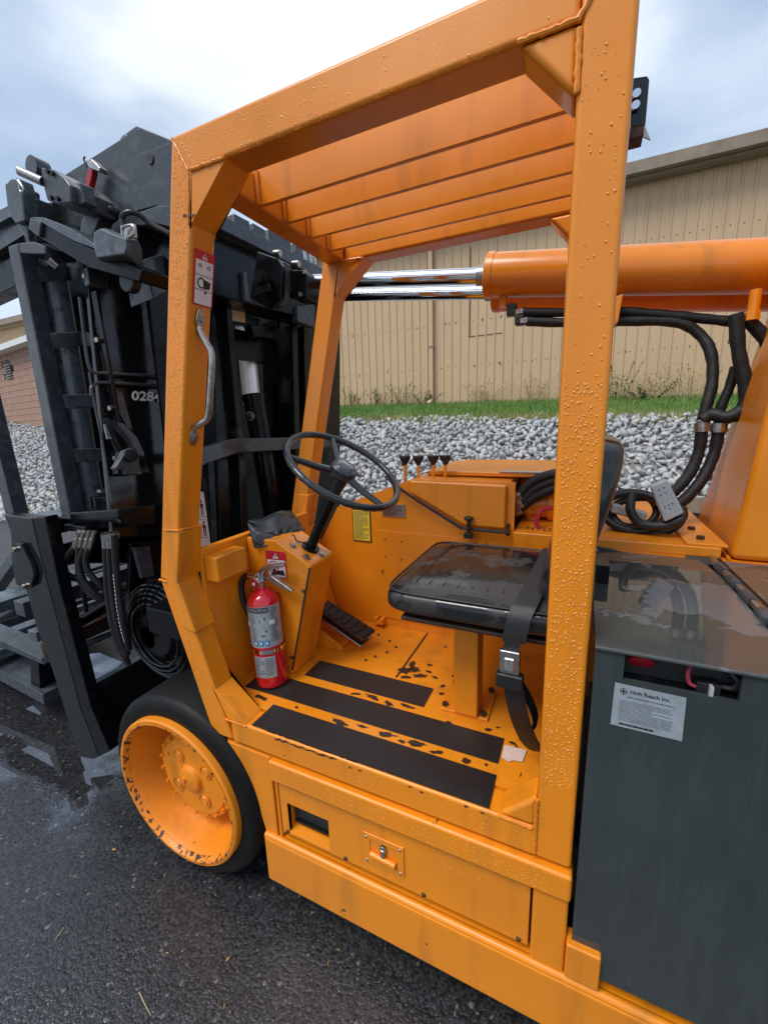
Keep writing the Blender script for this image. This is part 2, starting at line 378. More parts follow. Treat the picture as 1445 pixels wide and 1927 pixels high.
def bmp(hh, st_, dist, prev=None):
    bb = N(t, 'ShaderNodeBump'); bb.inputs['Distance'].default_value = dist; t.links.new(hh, bb.inputs['Height']); t.links.new(mth('MULTIPLY', inv_, st_), bb.inputs['Strength'])
    if prev is not None: t.links.new(prev, bb.inputs['Normal'])
    return bb.outputs[0]
h = bmp(vo.outputs['Distance'], .50, -.003); h = bmp(vf.outputs['Distance'], .55, -.0015, h); h = bmp(n1.outputs[0], .40, .002, h); t.links.new(h, b.inputs['Normal'])
ground = sheet('asphalt_ground', M_ASPH, -160, 160, -120, 4.6, 0.0, 1, 1)
# puddle
M_PUD, t, b = new_mat('puddle_water')
n1 = tn(t, 260, 4, .7); n2 = tn(t, 5, 6, .68)
b.inputs['Base Color'].default_value = (.020, .021, .023, 1); b.inputs['IOR'].default_value = 2.0; b.inputs['Specular IOR Level'].default_value = .8
rr = ramp(t, n2.outputs[0], .5, .60, (.02,)*3+(1,), (.10,)*3+(1,)); t.links.new(rr.outputs[0], b.inputs['Roughness'])
mu = N(t, 'ShaderNodeMath', operation='MULTIPLY'); t.links.new(n1.outputs[0], mu.inputs[0]); q = ramp(t, n2.outputs[0], .5, .62); t.links.new(q.outputs[0], mu.inputs[1])
t.links.new(bump(t, mu.outputs[0], .35, .0015), b.inputs['Normal'])
def puddle(pts, label, jit=.012, z=.004, group=None):
    P = []
    n = len(pts)
    for i in range(n):
        a, b2 = V(pts[i]), V(pts[(i+1) % n])
        for k in range(9):
            q = a.lerp(b2, k/9); q.x += random.uniform(-jit, jit); q.y += random.uniform(-jit, jit); q.z = z; P.append(q)
    ar = sum(P[i].x*P[(i+1) % len(P)].y-P[(i+1) % len(P)].x*P[i].y for i in range(len(P)))
    if ar < 0: P.reverse()
    mb = MB(); mb.add(P, [tuple(range(len(P)))])
    return build('puddle', mb, M_PUD, None, smooth=False, kind='structure')
# earth under the gravel bank, grass verge
M_SOIL = basic('wet_gravel_soil', (.22, .21, .19), .8, vary=.4, nscale=9, bmp=.4)
def zbank(x, y):
    top = 1.53+min(25, max(-.8-x, 0))*.0225-max(0, x+.8)*.02; foot = 1.875-.018*max(-25, x)
    if y < 3.9: return 0
    if y < 8: return (y-3.9)/(8-3.9)*top
    return top+(y-8)/2*(foot-top)
mb = MB(); xs = [-60+i*2 for i in range(56)]; ys = [3.8, 4.5, 5.2, 6, 7, 8.0, 8.01]
vs = [(x, y, zbank(x, y)-.03+.03*math.sin(x*1.7+y*2.3)) for y in ys for x in xs]
nx = len(xs); mb.add(vs, [(j*nx+i, j*nx+i+1, (j+1)*nx+i+1, (j+1)*nx+i) for j in range(len(ys)-1) for i in range(nx-1)])
build('embankment_soil', mb, M_SOIL, kind='structure')
M_GRB = basic('short_grass_ground', (.09, .16, .03), .8, vary=.45, nscale=6, bmp=.3)
mb = MB(); ys = [7.75, 8.3, 9.1, 10.4, 14, 60]
vs = [(x, y, (zbank(x, min(y, 10.2))+.03*math.sin(x*1.3)+.02*math.sin(x*3.1+y)) if y > 7.8 else zbank(x, 7.7)-.05) for y in ys for x in xs]
mb.add(vs, [(j*nx+i, j*nx+i+1, (j+1)*nx+i+1, (j+1)*nx+i) for j in range(len(ys)-1) for i in range(nx-1)])
build('grass_verge', mb, M_GRB, kind='structure')
M_FAR = basic('far_ground', (.05, .07, .03), .9)
sheet('far_ground', M_FAR, -400, 400, 55, 400, 1.9)

# gravel rocks: a few rock shapes copied into one mesh
def ico():
    t = (1+5**.5)/2
    v = [(-1,t,0),(1,t,0),(-1,-t,0),(1,-t,0),(0,-1,t),(0,1,t),(0,-1,-t),(0,1,-t),(t,0,-1),(t,0,1),(-t,0,-1),(-t,0,1)]
    f = [(0,11,5),(0,5,1),(0,1,7),(0,7,10),(0,10,11),(1,5,9),(5,11,4),(11,10,2),(10,7,6),(7,1,8),(3,9,4),(3,4,2),(3,2,6),(3,6,8),(3,8,9),(4,9,5),(2,4,11),(6,2,10),(8,6,7),(9,8,1)]
    v = np.array(v, float); v /= np.linalg.norm(v[0]); return v, np.array(f)
iv, if_ = ico()
def rocks(name, xy, z, size, mat, seed=3):
    r = np.random.default_rng(seed); n = len(xy)
    shapes = []
    for _ in range(24):
        p = iv*r.uniform(.75, 1.25, (12, 1))
        for _k in range(6):
            d = r.normal(size=3); d /= np.linalg.norm(d); h = r.uniform(.35, .75); over = np.maximum(0, p @ d - h); p = p-over[:, None]*d
        shapes.append(p/np.abs(p).max()*1.05)
    V_ = np.empty((n, 12, 3)); sh = r.integers(0, 24, n)
    q = r.normal(size=(n, 4)); q /= np.linalg.norm(q, axis=1)[:, None]
    w, x, y, zq = q.T
    Rm = np.array([[1-2*(y*y+zq*zq), 2*(x*y-zq*w), 2*(x*zq+y*w)], [2*(x*y+zq*w), 1-2*(x*x+zq*zq), 2*(y*zq-x*w)], [2*(x*zq-y*w), 2*(y*zq+x*w), 1-2*(x*x+y*y)]]).transpose(2, 0, 1)
    scl = np.stack([size*r.uniform(.8, 1.5, n), size*r.uniform(.6, 1.0, n), size*r.uniform(.45, .8, n)], 1)
    base = np.array(shapes)[sh]*scl[:, None, :]*1.12
    V_ = np.einsum('nij,nkj->nki', Rm, base); V_[:, :, 0] += xy[:, 0:1]; V_[:, :, 1] += xy[:, 1:2]; V_[:, :, 2] += z[:, None]
    F = (if_[None]+(np.arange(n)*12)[:, None, None]).reshape(-1, 3)
    me = bpy.data.meshes.new(name); me.vertices.add(n*12); me.vertices.foreach_set('co', V_.reshape(-1)); me.loops.add(F.size); me.loops.foreach_set('vertex_index', F.reshape(-1).astype(np.int32))
    me.polygons.add(len(F)); me.polygons.foreach_set('loop_start', np.arange(0, F.size, 3, dtype=np.int32)); me.polygons.foreach_set('loop_total', np.full(len(F), 3, np.int32))
    me.update(); me.validate()
    at = me.attributes.new('shade', 'FLOAT', 'FACE'); at.data.foreach_set('value', np.repeat(r.random(n), 20).astype(np.float32))
    me.materials.append(mat); o = bpy.data.objects.new(name, me); COL.objects.link(o); return o
M_ROCK, t, b = new_mat('grey_limestone')
at = N(t, 'ShaderNodeAttribute', attribute_name='shade'); n1 = tn(t, 18, 5, .65)
rc = N(t, 'ShaderNodeValToRGB'); es = rc.color_ramp.elements; es[0].position = 0; es[0].color = (.20, .202, .205, 1); es[1].position = 1; es[1].color = (.58, .57, .55, 1)
for p_, c_ in ((.35, (.33, .335, .34, 1)), (.7, (.42, .42, .42, 1)), (.93, (.50, .50, .49, 1)), (.97, (.50, .41, .31, 1))): q_ = es.new(p_); q_.color = c_
t.links.new(at.outputs['Fac'], rc.inputs[0])
cc = mixc(t, ramp(t, n1.outputs[0], .35, .7, (0,0,0,1), (.5,.5,.5,1)).outputs[0], rc.outputs[0], (.52, .52, .51, 1)); t.links.new(cc, b.inputs['Base Color']); b.inputs['Roughness'].default_value = .55
cells = []
def in_view(x, y, z, m=.12):
    p = V((x, y, z-1.55)); d = p.dot(fwd)
    return d > 0 and abs(p.dot(right)/d) < .918+m and abs(p.dot(down)/d) < 1.224+m
y = 3.75
while y < 8.15:
    sp = .088
    x = -21.0
    while x < 5:
        far = math.hypot(x, y); s_ = sp if far < 11 else sp*1.25
        jx, jy = x+random.uniform(-.04, .04), y+random.uniform(-.04, .04)
        if in_view(jx, jy, zbank(jx, jy), .25): cells.append((jx, jy))
        x += s_
    y += sp*.85
xy = np.array(cells); n = len(xy)
z0 = np.array([zbank(a, max(3.9, min(b2, 8))) for a, b2 in xy])
edge = 8.0+.08*np.sin(xy[:, 0]*2.1)
keep = xy[:, 1] < edge; xy = xy[keep]; z0 = z0[keep]; n = len(xy)
z0 = z0+rng.uniform(-.015, .045, n)
g1 = rocks('gravel_bank', xy, z0, rng.uniform(.040, .095, n)*.72, M_ROCK); g1['kind'] = 'stuff'; g1['label'] = 'bank of loose grey and white crushed limestone below the grass'; g1['category'] = 'gravel'
print('rocks', n)

# grass blades
M_GRASS, t, b = new_mat('grass_blades'); n1 = tn(t, 1.5, 4); n2 = tn(t, 30, 2)
cc = mixc(t, ramp(t, n1.outputs[0], .45, .7).outputs[0], (.11, .235, .035, 1), (.20, .28, .055, 1)); cc = mixc(t, ramp(t, n2.outputs[0], .5, .8, (0,0,0,1), (.5,.5,.5,1)).outputs[0], cc, (.32, .33, .12, 1))
t.links.new(cc, b.inputs['Base Color']); b.inputs['Roughness'].default_value = .6
M_DRY = basic('dry_weed_stalk', (.52, .42, .22), .8, vary=.4, nscale=8); M_WEED = basic('green_weed_leaf', (.11, .20, .04), .7, vary=.5, nscale=8)
def blades(name, P, hgt, wid, lean, mat, seed):
    r = np.random.default_rng(seed); n = len(P); a = r.uniform(0, 2*np.pi, n); dx = np.cos(a); dy = np.sin(a); l = r.uniform(-lean, lean, (n, 2))*hgt[:, None]
    V_ = np.empty((n, 3, 3)); V_[:, 0] = P; V_[:, 1] = P; V_[:, 2] = P
    V_[:, 0, 0] -= dx*wid; V_[:, 0, 1] -= dy*wid; V_[:, 1, 0] += dx*wid; V_[:, 1, 1] += dy*wid
    V_[:, 2, 0] += l[:, 0]; V_[:, 2, 1] += l[:, 1]; V_[:, 2, 2] += hgt
    me = bpy.data.meshes.new(name); me.from_pydata(V_.reshape(-1, 3).tolist(), [], np.arange(n*3).reshape(-1, 3).tolist()); me.materials.append(mat)
    o = bpy.data.objects.new(name, me); COL.objects.link(o); return o
n = 60000; gx = rng.uniform(-20, 6, n); gy = rng.uniform(7.78, 9.95, n)
gy = np.where((gy < 8.0) & (rng.random(n) < .6), gy+.3, gy)
P = np.stack([gx, gy, np.array([zbank(a, b2) for a, b2 in zip(gx, gy)])], 1)
g = blades('mown_grass', P, rng.uniform(.05, .12, n), .008, .5, M_GRASS, 5); g['kind'] = 'stuff'; g['label'] = 'strip of mown green grass between the gravel and the tan barn'; g['category'] = 'grass'
# dry straw edge
n = 9000; gx = rng.uniform(-20, 6, n); gy = rng.normal(8.0, .09, n)
P = np.stack([gx, gy, np.array([zbank(a, b2) for a, b2 in zip(gx, gy)])], 1)
g = blades('dry_grass_edge', P, rng.uniform(.04, .13, n), .007, .9, M_DRY, 6); g['kind'] = 'stuff'; g['label'] = 'straw coloured dry grass along the top edge of the gravel'; g['category'] = 'dry grass'

# weeds along the barn wall
def weed(x, y, h, dry, label, cat='weed', seed=1, n=14, spread=.35, group='weeds along the foot of the barn wall'):
    r = random.Random(seed); z = zbank(x, min(y, 10)); root = thing('weed_clump', (x, y, z), label, cat, group)
    st = MB(); lf = MB()
    for i in range(n):
        a = r.uniform(0, 6.28); l = r.uniform(.5, 1)*h; sx = math.cos(a)*spread*r.random(); sy = math.sin(a)*spread*r.random()*.4
        p0 = V((x+sx*.5, y+sy*.4, z)); p1 = V((x+sx*1.0, y+sy*.7, z+l*.6)); p2 = V((x+sx*1.5, y+sy, z+l))
        st.tube([p0, p1, p2], .004, 3)
        for k in range(16):
            t_ = r.uniform(.15, 1); q = p0.lerp(p1, t_*2) if t_ < .5 else p1.lerp(p2, t_*2-1)
            d = V((r.uniform(-1, 1), r.uniform(-1, 1), r.uniform(-.2, .8))).normalized()*r.uniform(.03, .07)*(1 if not dry else .6)
            s2 = V((-d.y, d.x, r.uniform(-.01, .01))).normalized()*.017*(1 if not dry else .8)
            lf.add([q, q+d*.5+s2, q+d, q+d*.5-s2], [(0, 1, 2, 3)])
    build('stalk', st, M_DRY if dry else M_WEED, root, smooth=False); build('foliage', lf, M_DRY if dry else M_WEED, root, smooth=False, kind='stuff')
    return root
for i, (u, h, dry, lab) in enumerate((
    ((-5.473,9.8,1.962), .55, 0, 'low green weeds at the barn wall just right of the left far cab post'),
    ((-4.678,9.8,1.928), .50, 0, 'green weed at the barn wall between the left cab post and the downspout'),
    ((-4.099,9.8,1.903), .60, 0, 'leafy green weed with arching stems just left of the downspout'),
    ((-3.436,9.8,1.875), .35, 0, 'small weed at the foot of the downspout'),
    ((-2.103,9.8,1.876), .62, 1, 'dry straw coloured weeds under the patched wall panel'),
    ((-1.017,9.8,1.86), .68, 1, 'dry straw coloured weeds at the wall beside the near cab post'),
    ((0.591,9.7,1.833), .85, 0, 'tall thin green weed just right of the near cab post'),
    ((0.955,9.7,1.816), .45, 1, 'short dry weeds at the wall right of the cab post'),
    ((1.377,9.6,1.792), .70, 1, 'dense dry seeding weeds left of the hanging hoses'),
    ((1.751,9.6,1.773), .85, 1, 'tall dry seeding weeds behind the hanging hoses'),
    ((1.033,9.5,1.678), .35, 0, 'low green weed patch in the grass right of the cab post'))):
    weed(u[0], u[1], h, dry, lab, seed=i+3, n=22 if dry else 12, spread=.5 if dry else .35)

# ---------------------------------------------------------------- barn
M_TAN, t, b = new_mat('tan_painted_steel'); n1 = tn(t, 2.0, 5, .6, sc=(1, 1, .25)); n2 = tn(t, .35, 3)
cc = mixc(t, ramp(t, n1.outputs[0], .4, .75).outputs[0], (.59, .41, .24, 1), (.54, .37, .215, 1)); t.links.new(cc, b.inputs['Base Color']); b.inputs['Roughness'].default_value = .5
M_TAND = basic('tan_trim_steel', (.27, .21, .15), .5, vary=.2, nscale=4); M_DOT = basic('dirty_screw_streak', (.16, .11, .06), .7); M_ROOF = basic('grey_roof_steel', (.30, .28, .25), .5, vary=.15, nscale=3)
BY = 10.0
barn = thing('metal_barn', (-9, BY+3, 1.9), 'long tan ribbed steel barn standing behind the grass and gravel bank', 'barn')
EZ0, EZ1 = 5.72, 5.72
mb = MB(); x = -34.0; prof = []
pitch = .195; k = 0
while x < 6:
    prof += [(x, 0), (x+pitch*.60, 0), (x+pitch*.68, -.022), (x+pitch*.80, -.022), (x+pitch*.88, 0)]
    if k % 2: prof += []
    x += pitch; k += 1
vs = [(px_, BY+dy, 1.3) for px_, dy in prof]+[(px_, BY+dy, 5.70) for px_, dy in prof]; n = len(prof)
# split the cladding into sheets of five ribs
S = 25
sh_i = 0
for s0 in range(0, n-1, S):
    a = prof[s0:min(n, s0+S+1)]; m_ = MB(); k = len(a); dy = 0.0 if (sh_i % 2 == 0) else -.003
    m_.add([(p[0], BY+p[1]+dy, 1.3) for p in a]+[(p[0], BY+p[1]+dy, 5.70) for p in a], [(i, i+1, k+i+1, k+i) for i in range(k-1)])
    build('cladding_sheet', m_, M_TAN, barn, smooth=False); sh_i += 1
mb = MB(); mb.box(-34, 6, BY+.05, BY+8, 1.3, 5.6); build('barn_body', mb, M_TAND, barn)
mb = MB(); mb.prism([(-34, BY-.35, 5.72), (-34, BY-.35, 5.80), (-34, BY+8, 6.9), (-34, BY+8, 6.8)], (40.6, 0, 0)); build('roof', mb, M_ROOF, barn)
mb = MB(); mb.prism([(-34, BY-.40, 5.70), (-34, BY-.28, 5.70), (-34, BY-.26, 5.88), (-34, BY-.40, 5.90)], (40.6, 0, 0)); build('gutter', mb, M_TAND, barn, bevel=.01)
mb = MB(); mb.box(-34, 6.2, BY-.27, BY-.03, 5.66, 5.70); build('soffit', mb, M_TAND, barn)
mb = MB(); mb.box(6.0, 6.12, BY-.04, BY+.1, 1.3, 5.7); build('corner_trim', mb, M_TAND, barn)
mb = MB(); dx = -3.315
mb.beam((dx, BY-.09, 2.0), (dx, BY-.09, 5.66), .10, .08, (0, 1, 0)); mb.beam((dx, BY-.09, 2.03), (dx, BY-.3, 1.93), .10, .08); build('downspout', mb, M_TAN, barn, bevel=.008)
for zz in (3.2, 4.6): mb = MB(); mb.box(dx-.07, dx+.07, BY-.135, BY-.02, zz, zz+.05); build('downspout_strap', mb, M_TAND, barn)
mb = MB(); a = [(-2.432,9.97,4.611),(-1.657,9.97,3.377)]; mb.box(a[0][0]-.008, a[0][0]+.008, 9.972, 9.998, a[1][2], 5.2); mb.box(a[0][0], a[1][0], 9.990, 9.9975, a[1][2]-.008, a[1][2]+.008); build('panel_seam', mb, M_DOT, barn)
mb = MB(); ms = MB()
for row, z_ in enumerate((2.76, 3.70, 4.72)):
    x = -34+pitch*.30
    while x < 6:
        if x > -26:
            r = .009; mb.cyl((x, BY-.012, z_+random.uniform(-.01, .01)), (x, BY+.01, z_), r, r, 6)
        x += pitch
build('screw_head', mb, M_DOT, barn, kind='stuff')
# screw streak dirt as thin irregular stains on the cladding
mb = MB(); r = random.Random(4)
for z_ in (2.76, 3.70):
    x = -34+pitch*.30
    while x < 6:
        if x > -9 or x < -15:
            for k in range(r.choice((0, 0, 1, 2))):
                w = r.uniform(.006, .03); hh = r.uniform(.01, .05); cx = x+r.uniform(-.07, .07); cz = z_+r.uniform(-.03, .03)
                mb.add([(cx+w*math.cos(q), BY-.0035, cz+hh*math.sin(q)) for q in [i*2*math.pi/7 for i in range(7)]], [(0,1,2,3,4,5,6)])
        x += pitch
M_STAIN, t, b = new_mat('screw_row_stain'); b.inputs['Base Color'].default_value = (.13, .09, .05, 1); b.inputs['Roughness'].default_value = .7
n1 = tn(t, 45, 3); t.links.new(ramp(t, n1.outputs[0], .38, .58, (0,0,0,1), (.75,.75,.75,1)).outputs[0], b.inputs['Alpha'])
build('stain', mb, M_STAIN, barn, smooth=False, kind='stuff')

# ---------------------------------------------------------------- brick building on the left
M_BRK, t, b = new_mat('painted_block'); n1 = tn(t, 2.2, 5); n2 = tn(t, 12, 4)
cc = mixc(t, ramp(t, n1.outputs[0], .4, .65).outputs[0], (.34, .185, .14, 1), (.45, .30, .21, 1)); cc = mixc(t, ramp(t, n2.outputs[0], .6, .75, (0,0,0,1), (.5,.5,.5,1)).outputs[0], cc, (.30, .17, .13, 1))
t.links.new(cc, b.inputs['Base Color']); b.inputs['Roughness'].default_value = .8
M_MORT = basic('mortar', (.26, .17, .13), .9)
bA = V((-18.6, 8.13, 0)); bdir = V((.9897, -.1435, 0)).normalized(); bn = V((bdir.y, -bdir.x, 0))
brick_b = thing('block_building', (-17.0, 9.0, 2.0), 'low reddish block building with white eave and a louvred vent, far left', 'building')
def bp(s_, z_, d=0): p = bA+bdir*s_+bn*d; return (p.x, p.y, z_)
mb = MB(); mb.hexa([bp(-6, 1.2, -5), bp(-6, 1.2), bp(5.2, 1.2), bp(5.2, 1.2, -5), bp(-6, 4.12, -5), bp(-6, 4.12), bp(5.2, 4.12), bp(5.2, 4.12, -5)]); build('wall', mb, M_MORT, brick_b)
bm_ = MB(); bm_.box(0, .385, -.03, .0, 0, .185); bme = bm_.mesh('block'); finish(bme, False, M_BRK)
cnt = 0
for j in range(13):
    for i in range(15):
        s0 = -.8+i*.4+(0 if j % 2 else .2)
        if s0 > 4.8: continue
        if 1.15 < s0+.2 < 1.95 and 3.25 < 1.75+j*.195+.1 < 3.90: continue
        m_ = Matrix((bdir, V((-bn.x, -bn.y, 0)), V((0,0,1)))).transposed().to_4x4(); m_.translation = V(bp(s0, 1.75+j*.195, 0.0+random.uniform(.0, .006)))
        inst('block', bme, brick_b, m_); cnt += 1
mb = MB(); mb.hexa([bp(-6.3, 4.08, -5), bp(-6.3, 4.08, .35), bp(5.4, 4.08, .35), bp(5.4, 4.08, -5), bp(-6.3, 4.20, -5), bp(-6.3, 4.24, .35), bp(5.4, 4.24, .35), bp(5.4, 4.20, -5)]); build('roof_eave', mb, M_WHT, brick_b)
mb = MB(); mb.hexa([bp(1.9, 4.2, -.9), bp(1.9, 4.2, -.3), bp(2.8, 4.2, -.3), bp(2.8, 4.2, -.9), bp(2.1, 4.55, -.85), bp(2.1, 4.55, -.4), bp(2.6, 4.55, -.4), bp(2.6, 4.55, -.85)]); build('roof_vent', mb, M_WHT, brick_b, bevel=.02)
mb = MB(); vt = [(1.26, 3.30), (1.84, 3.84)]
mb.hexa([bp(vt[0][0], vt[0][1], .01), bp(vt[0][0], vt[0][1], .03), bp(vt[1][0], vt[0][1], .03), bp(vt[1][0], vt[0][1], .01), bp(vt[0][0], vt[1][1], .01), bp(vt[0][0], vt[1][1], .03), bp(vt[1][0], vt[1][1], .03), bp(vt[1][0], vt[1][1], .01)])
vent = build('louvre_vent', mb, M_RUST, brick_b)
for i in range(6):
    z_ = 3.34+i*.08; mb = MB(); mb.hexa([bp(1.30, z_, .03), bp(1.30, z_-.02, .07), bp(1.80, z_-.02, .07), bp(1.80, z_, .03), bp(1.30, z_+.045, .03), bp(1.30, z_, .075), bp(1.80, z_, .075), bp(1.80, z_+.045, .03)])
    build('louvre_slat', mb, M_STL, vent)


# ================================================================ THE FORKLIFT
T = thing('forklift', (-.5, 1.6, 0), 'large orange and black industrial forklift with open cab and wet paint on dark asphalt', 'forklift')
YN, YF = .80, 1.51           # near and far faces of the cab frame
M_FLAKE = basic('bare_primer', (.035, .020, .016), .3, vary=.5, nscale=90)
def flake(p, l, w, ang, z=.6800, seed=0, parent=None, nrm_=(0, 0, 1), off=.0006):
    r = random.Random(seed); n = 22; N_ = V(nrm_); a = V((1, 0, 0)); b = N_.cross(a); pts = []
    for k in range(n):
        q = 2*math.pi*k/n; rr = r.uniform(.55, 1.15); u, v = math.cos(q)*l*rr, math.sin(q)*w*rr
        pts.append(V(p)+a*(u*math.cos(ang)-v*math.sin(ang))+b*(u*math.sin(ang)+v*math.cos(ang))+N_*off)
    mb = MB(); mb.add([V(p)+N_*off]+pts, [(0, k+1, (k+1) % n+1) for k in range(n)]); return build('paint_flake', mb, M_FLAKE, parent, smooth=False)
# ---- cab frame (welded square tube)
cf = MB(); cf.box(-.038, .037, YN, .875, .60, 2.19); frm = build('rear_post', cf, M_OR, T, bevel=.009)
def pillar(y0, y1, name, mat=M_OR):
    mb = MB(); mb.prism([(-.876, y0, 2.19), (-.800, y0, 2.19), (-1.067, y0, 1.10), (-1.142, y0, 1.10)], (0, y1-y0, 0)); build(name, mb, mat, T, bevel=.009)
    mb = MB(); mb.prism([(-1.1425, y0+.0005, 1.0985), (-1.068, y0+.0005, 1.0985), (-.918, y0+.0005, .602), (-.985, y0+.0005, .602), (-1.008, y0+.0005, .623)], (0, y1-y0-.001, 0)); build('lower_pillar', mb, mat, T, bevel=.008)
pillar(YN, .875, 'front_pillar'); pillar(1.435, YF, 'front_pillar')
mb = MB(); mb.prism([(-.878, YN-.0006, 2.191), (-.825, YN-.0006, 2.1115), (-.0385, YN-.0006, 2.1115), (-.0385, YN-.0006, 2.191)], (0, .0752, 0)); build('roof_beam', mb, M_OR, T, bevel=.009)
mb = MB(); mb.box(-.80, -.038, 1.435, YF, 2.112, 2.19); build('roof_beam', mb, M_OR, T, bevel=.009)
mb = MB(); mb.box(-.874, -.80, .875, 1.435, 2.112, 2.188); build('roof_rail', mb, M_OR, T, bevel=.007)
mb = MB(); mb.box(-.036, .035, .875, 1.435, 2.112, 2.188); build('roof_rail', mb, M_OR, T, bevel=.007)
mb = MB(); mb.box(-.038, .037, 1.435, YF, .60, 2.19); build('rear_post', mb, M_OR, T, bevel=.009)
mb = MB(); mb.box(-.918, -.038, YN, .875, .60, .676); build('sill', mb, M_ORC, T, bevel=.008)
for y in (.99, 1.10, 1.215, 1.328):
    mb = MB(); mb.box(-.80, -.036, y, y+.012, 2.11, 2.207 if y < 1 else 2.187); build('roof_slat', mb, M_ORD if 0 else M_OR, T, bevel=.002)
    w = MB(); P = [(-.795, y-.004, 2.112+.0125*k+random.uniform(-.002, .002)) for k in range(7)]; w.tube(P, .006, 6); build('weld_bead', w, M_OR, T)
def gusset(pts, name='corner_gusset', y0=.8015, d=.072):
    mb = MB(); mb.prism([(x, y0, z) for x, z in pts], (0, d, 0)); build(name, mb, M_OR, T, bevel=.011, seg=3)
gusset([(-.826, 2.1115), (-.722, 2.1115), (-.856, 2.000), (-.846, 2.005)])
gusset([(-.0385, 2.1115), (-.125, 2.1115), (-.0385, 2.018)])
gusset([(-.0385, .6765), (-.120, .6765), (-.0385, .756)])
gusset([(-.985, .790), (-.93, .6765), (-.858, .6765), (-.981, .775)])
gusset([(-.826, 2.1115), (-.722, 2.1115), (-.856, 2.000), (-.846, 2.005)], y0=1.4365)
gusset([(-.0385, 2.1115), (-.125, 2.1115), (-.0385, 2.018)], y0=1.4365)
# weld beads: twisted ropes of filler
def weld(pts, r=.005, parent=T, amp=.0022):
    P = [V(p) for p in pts]; Q = []
    for a, b in zip(P[:-1], P[1:]):
        l = (b-a).length; n = max(2, int(l/.006))
        for k in range(n): Q.append(a.lerp(b, k/n)+V((random.uniform(-1, 1), 0, random.uniform(-1, 1)))*amp*.5)
    Q.append(P[-1]); mb = MB(); mb.tube(Q, r, 7, smooth=False, rf=lambda i, m: r*(.72+.14*math.sin(i*2.3)+.10*random.random())); return build('weld_bead', mb, M_OR, parent)
weld([(-.872, .7995, 2.185), (-.832, .7995, 2.114)], .0035); weld([(-.826, .800, 2.113), (-.724, .800, 2.112)], .0055)
weld([(-.832, .7995, 2.112), (-.852, .7995, 2.01)], .003)
weld([(-.126, .800, 2.112), (-.040, .800, 2.112), (.000, .7995, 2.17)], .006); weld([(-.038, .800, 2.10), (-.038, .800, 2.02)], .006)
weld([(-.0385, .800, .752), (-.0385, .800, .612)], .006); weld([(-.118, .800, .675), (-.045, .800, .673)], .004)
weld([(-.935, .7995, .674), (-.852, .7995, .674)], .0035); weld([(-.812, 1.425, 2.112), (-.728, 1.434, 2.110)], .005)
# sleeve plates that wrap the knee of the front pillars
def sleeve(y0, sgn, y1):
    o = .006
    a = [(-1.081, 1.254), (-1.020, 1.262), (-.998, 1.09), (-.968, .963), (-1.020, .955), (-1.085, 1.13), (-1.098, 1.2)]
    mb = MB(); mb.prism([(x+.055 if 0 else x+.052, y0-o, z) for x, z in ((-1.083, 1.262), (-1.020, 1.262), (-1.062, 1.10), (-1.015, .955), (-1.060, .950), (-1.118, 1.10))], (0, y1-y0+o, 0)); build('knee_sleeve', mb, M_OR, T, bevel=.006)
mb = MB()
mb.prism([(-1.078, .795, 1.262), (-1.018, .795, 1.262), (-1.0595, .795, 1.10), (-1.012, .795, .945), (-1.062, .795, .955), (-1.110, .795, 1.10)], (0, .083, 0))
build('knee_sleeve', mb, M_OR, T, bevel=.006)
mb = MB()
mb.prism([(-1.078, 1.43, 1.262), (-1.018, 1.43, 1.262), (-1.0595, 1.43, 1.10), (-1.012, 1.43, .945), (-1.062, 1.43, .955), (-1.110, 1.43, 1.10)], (0, .083, 0))
build('knee_sleeve', mb, M_OR, T, bevel=.006)
weld([(-1.080, .794, 1.264), (-1.022, .794, 1.266), (-1.014, .876, 1.266)], .004); weld([(-1.141, .799, 1.10), (-1.108, .799, 1.098)], .0045)
# grab handle on the front pillar
hn = V((.9713, 0, -.2380)); hd_ = V((-.238, 0, -.9713))
h0, h1 = V((-.888, .834, 1.838)), V((-.972, .834, 1.508)); L_ = (h1-h0).length; d_ = (h1-h0).normalized()
mb = MB(); mb.tube([h0+d_*.018+hn*.006, h0+d_*.045+hn*.007, h0+d_*.075+hn*.030+V((0, .004, 0)), h0+d_*.10+hn*.047+V((0, .006, 0)), h0+d_*(L_*.5)+hn*.050+V((0, .006, 0)), h1-d_*.085+hn*.047+V((0, .006, 0)), h1-d_*.062+hn*.030, h1-d_*.045+hn*.008, h1-d_*.012+hn*.006], .0085, 10); hd = build('grab_handle', mb, M_STL, T)
for p in (h0+d_*.020, h1-d_*.020):
    q_ = p+hn*.004; mb = MB(); c8 = [q_+d_*(.026*math.cos(k*math.pi/6))*1.0+V((0, .013*math.sin(k*math.pi/6), 0)) for k in range(12)]; mb.prism(c8, hn*.006); build('handle_foot', mb, M_STL, hd, bevel=.002)
    mb = MB(); mb.cyl(p+hn*.010, p+hn*.019, .0075, n=6); build('bolt', mb, M_ZINC, hd)

for k_ in range(4): flake((-.862+k_*.010, .7995, 2.030-.002*k_), .006, .003, .2, seed=300+k_, nrm_=(0, -1, 0), parent=T)
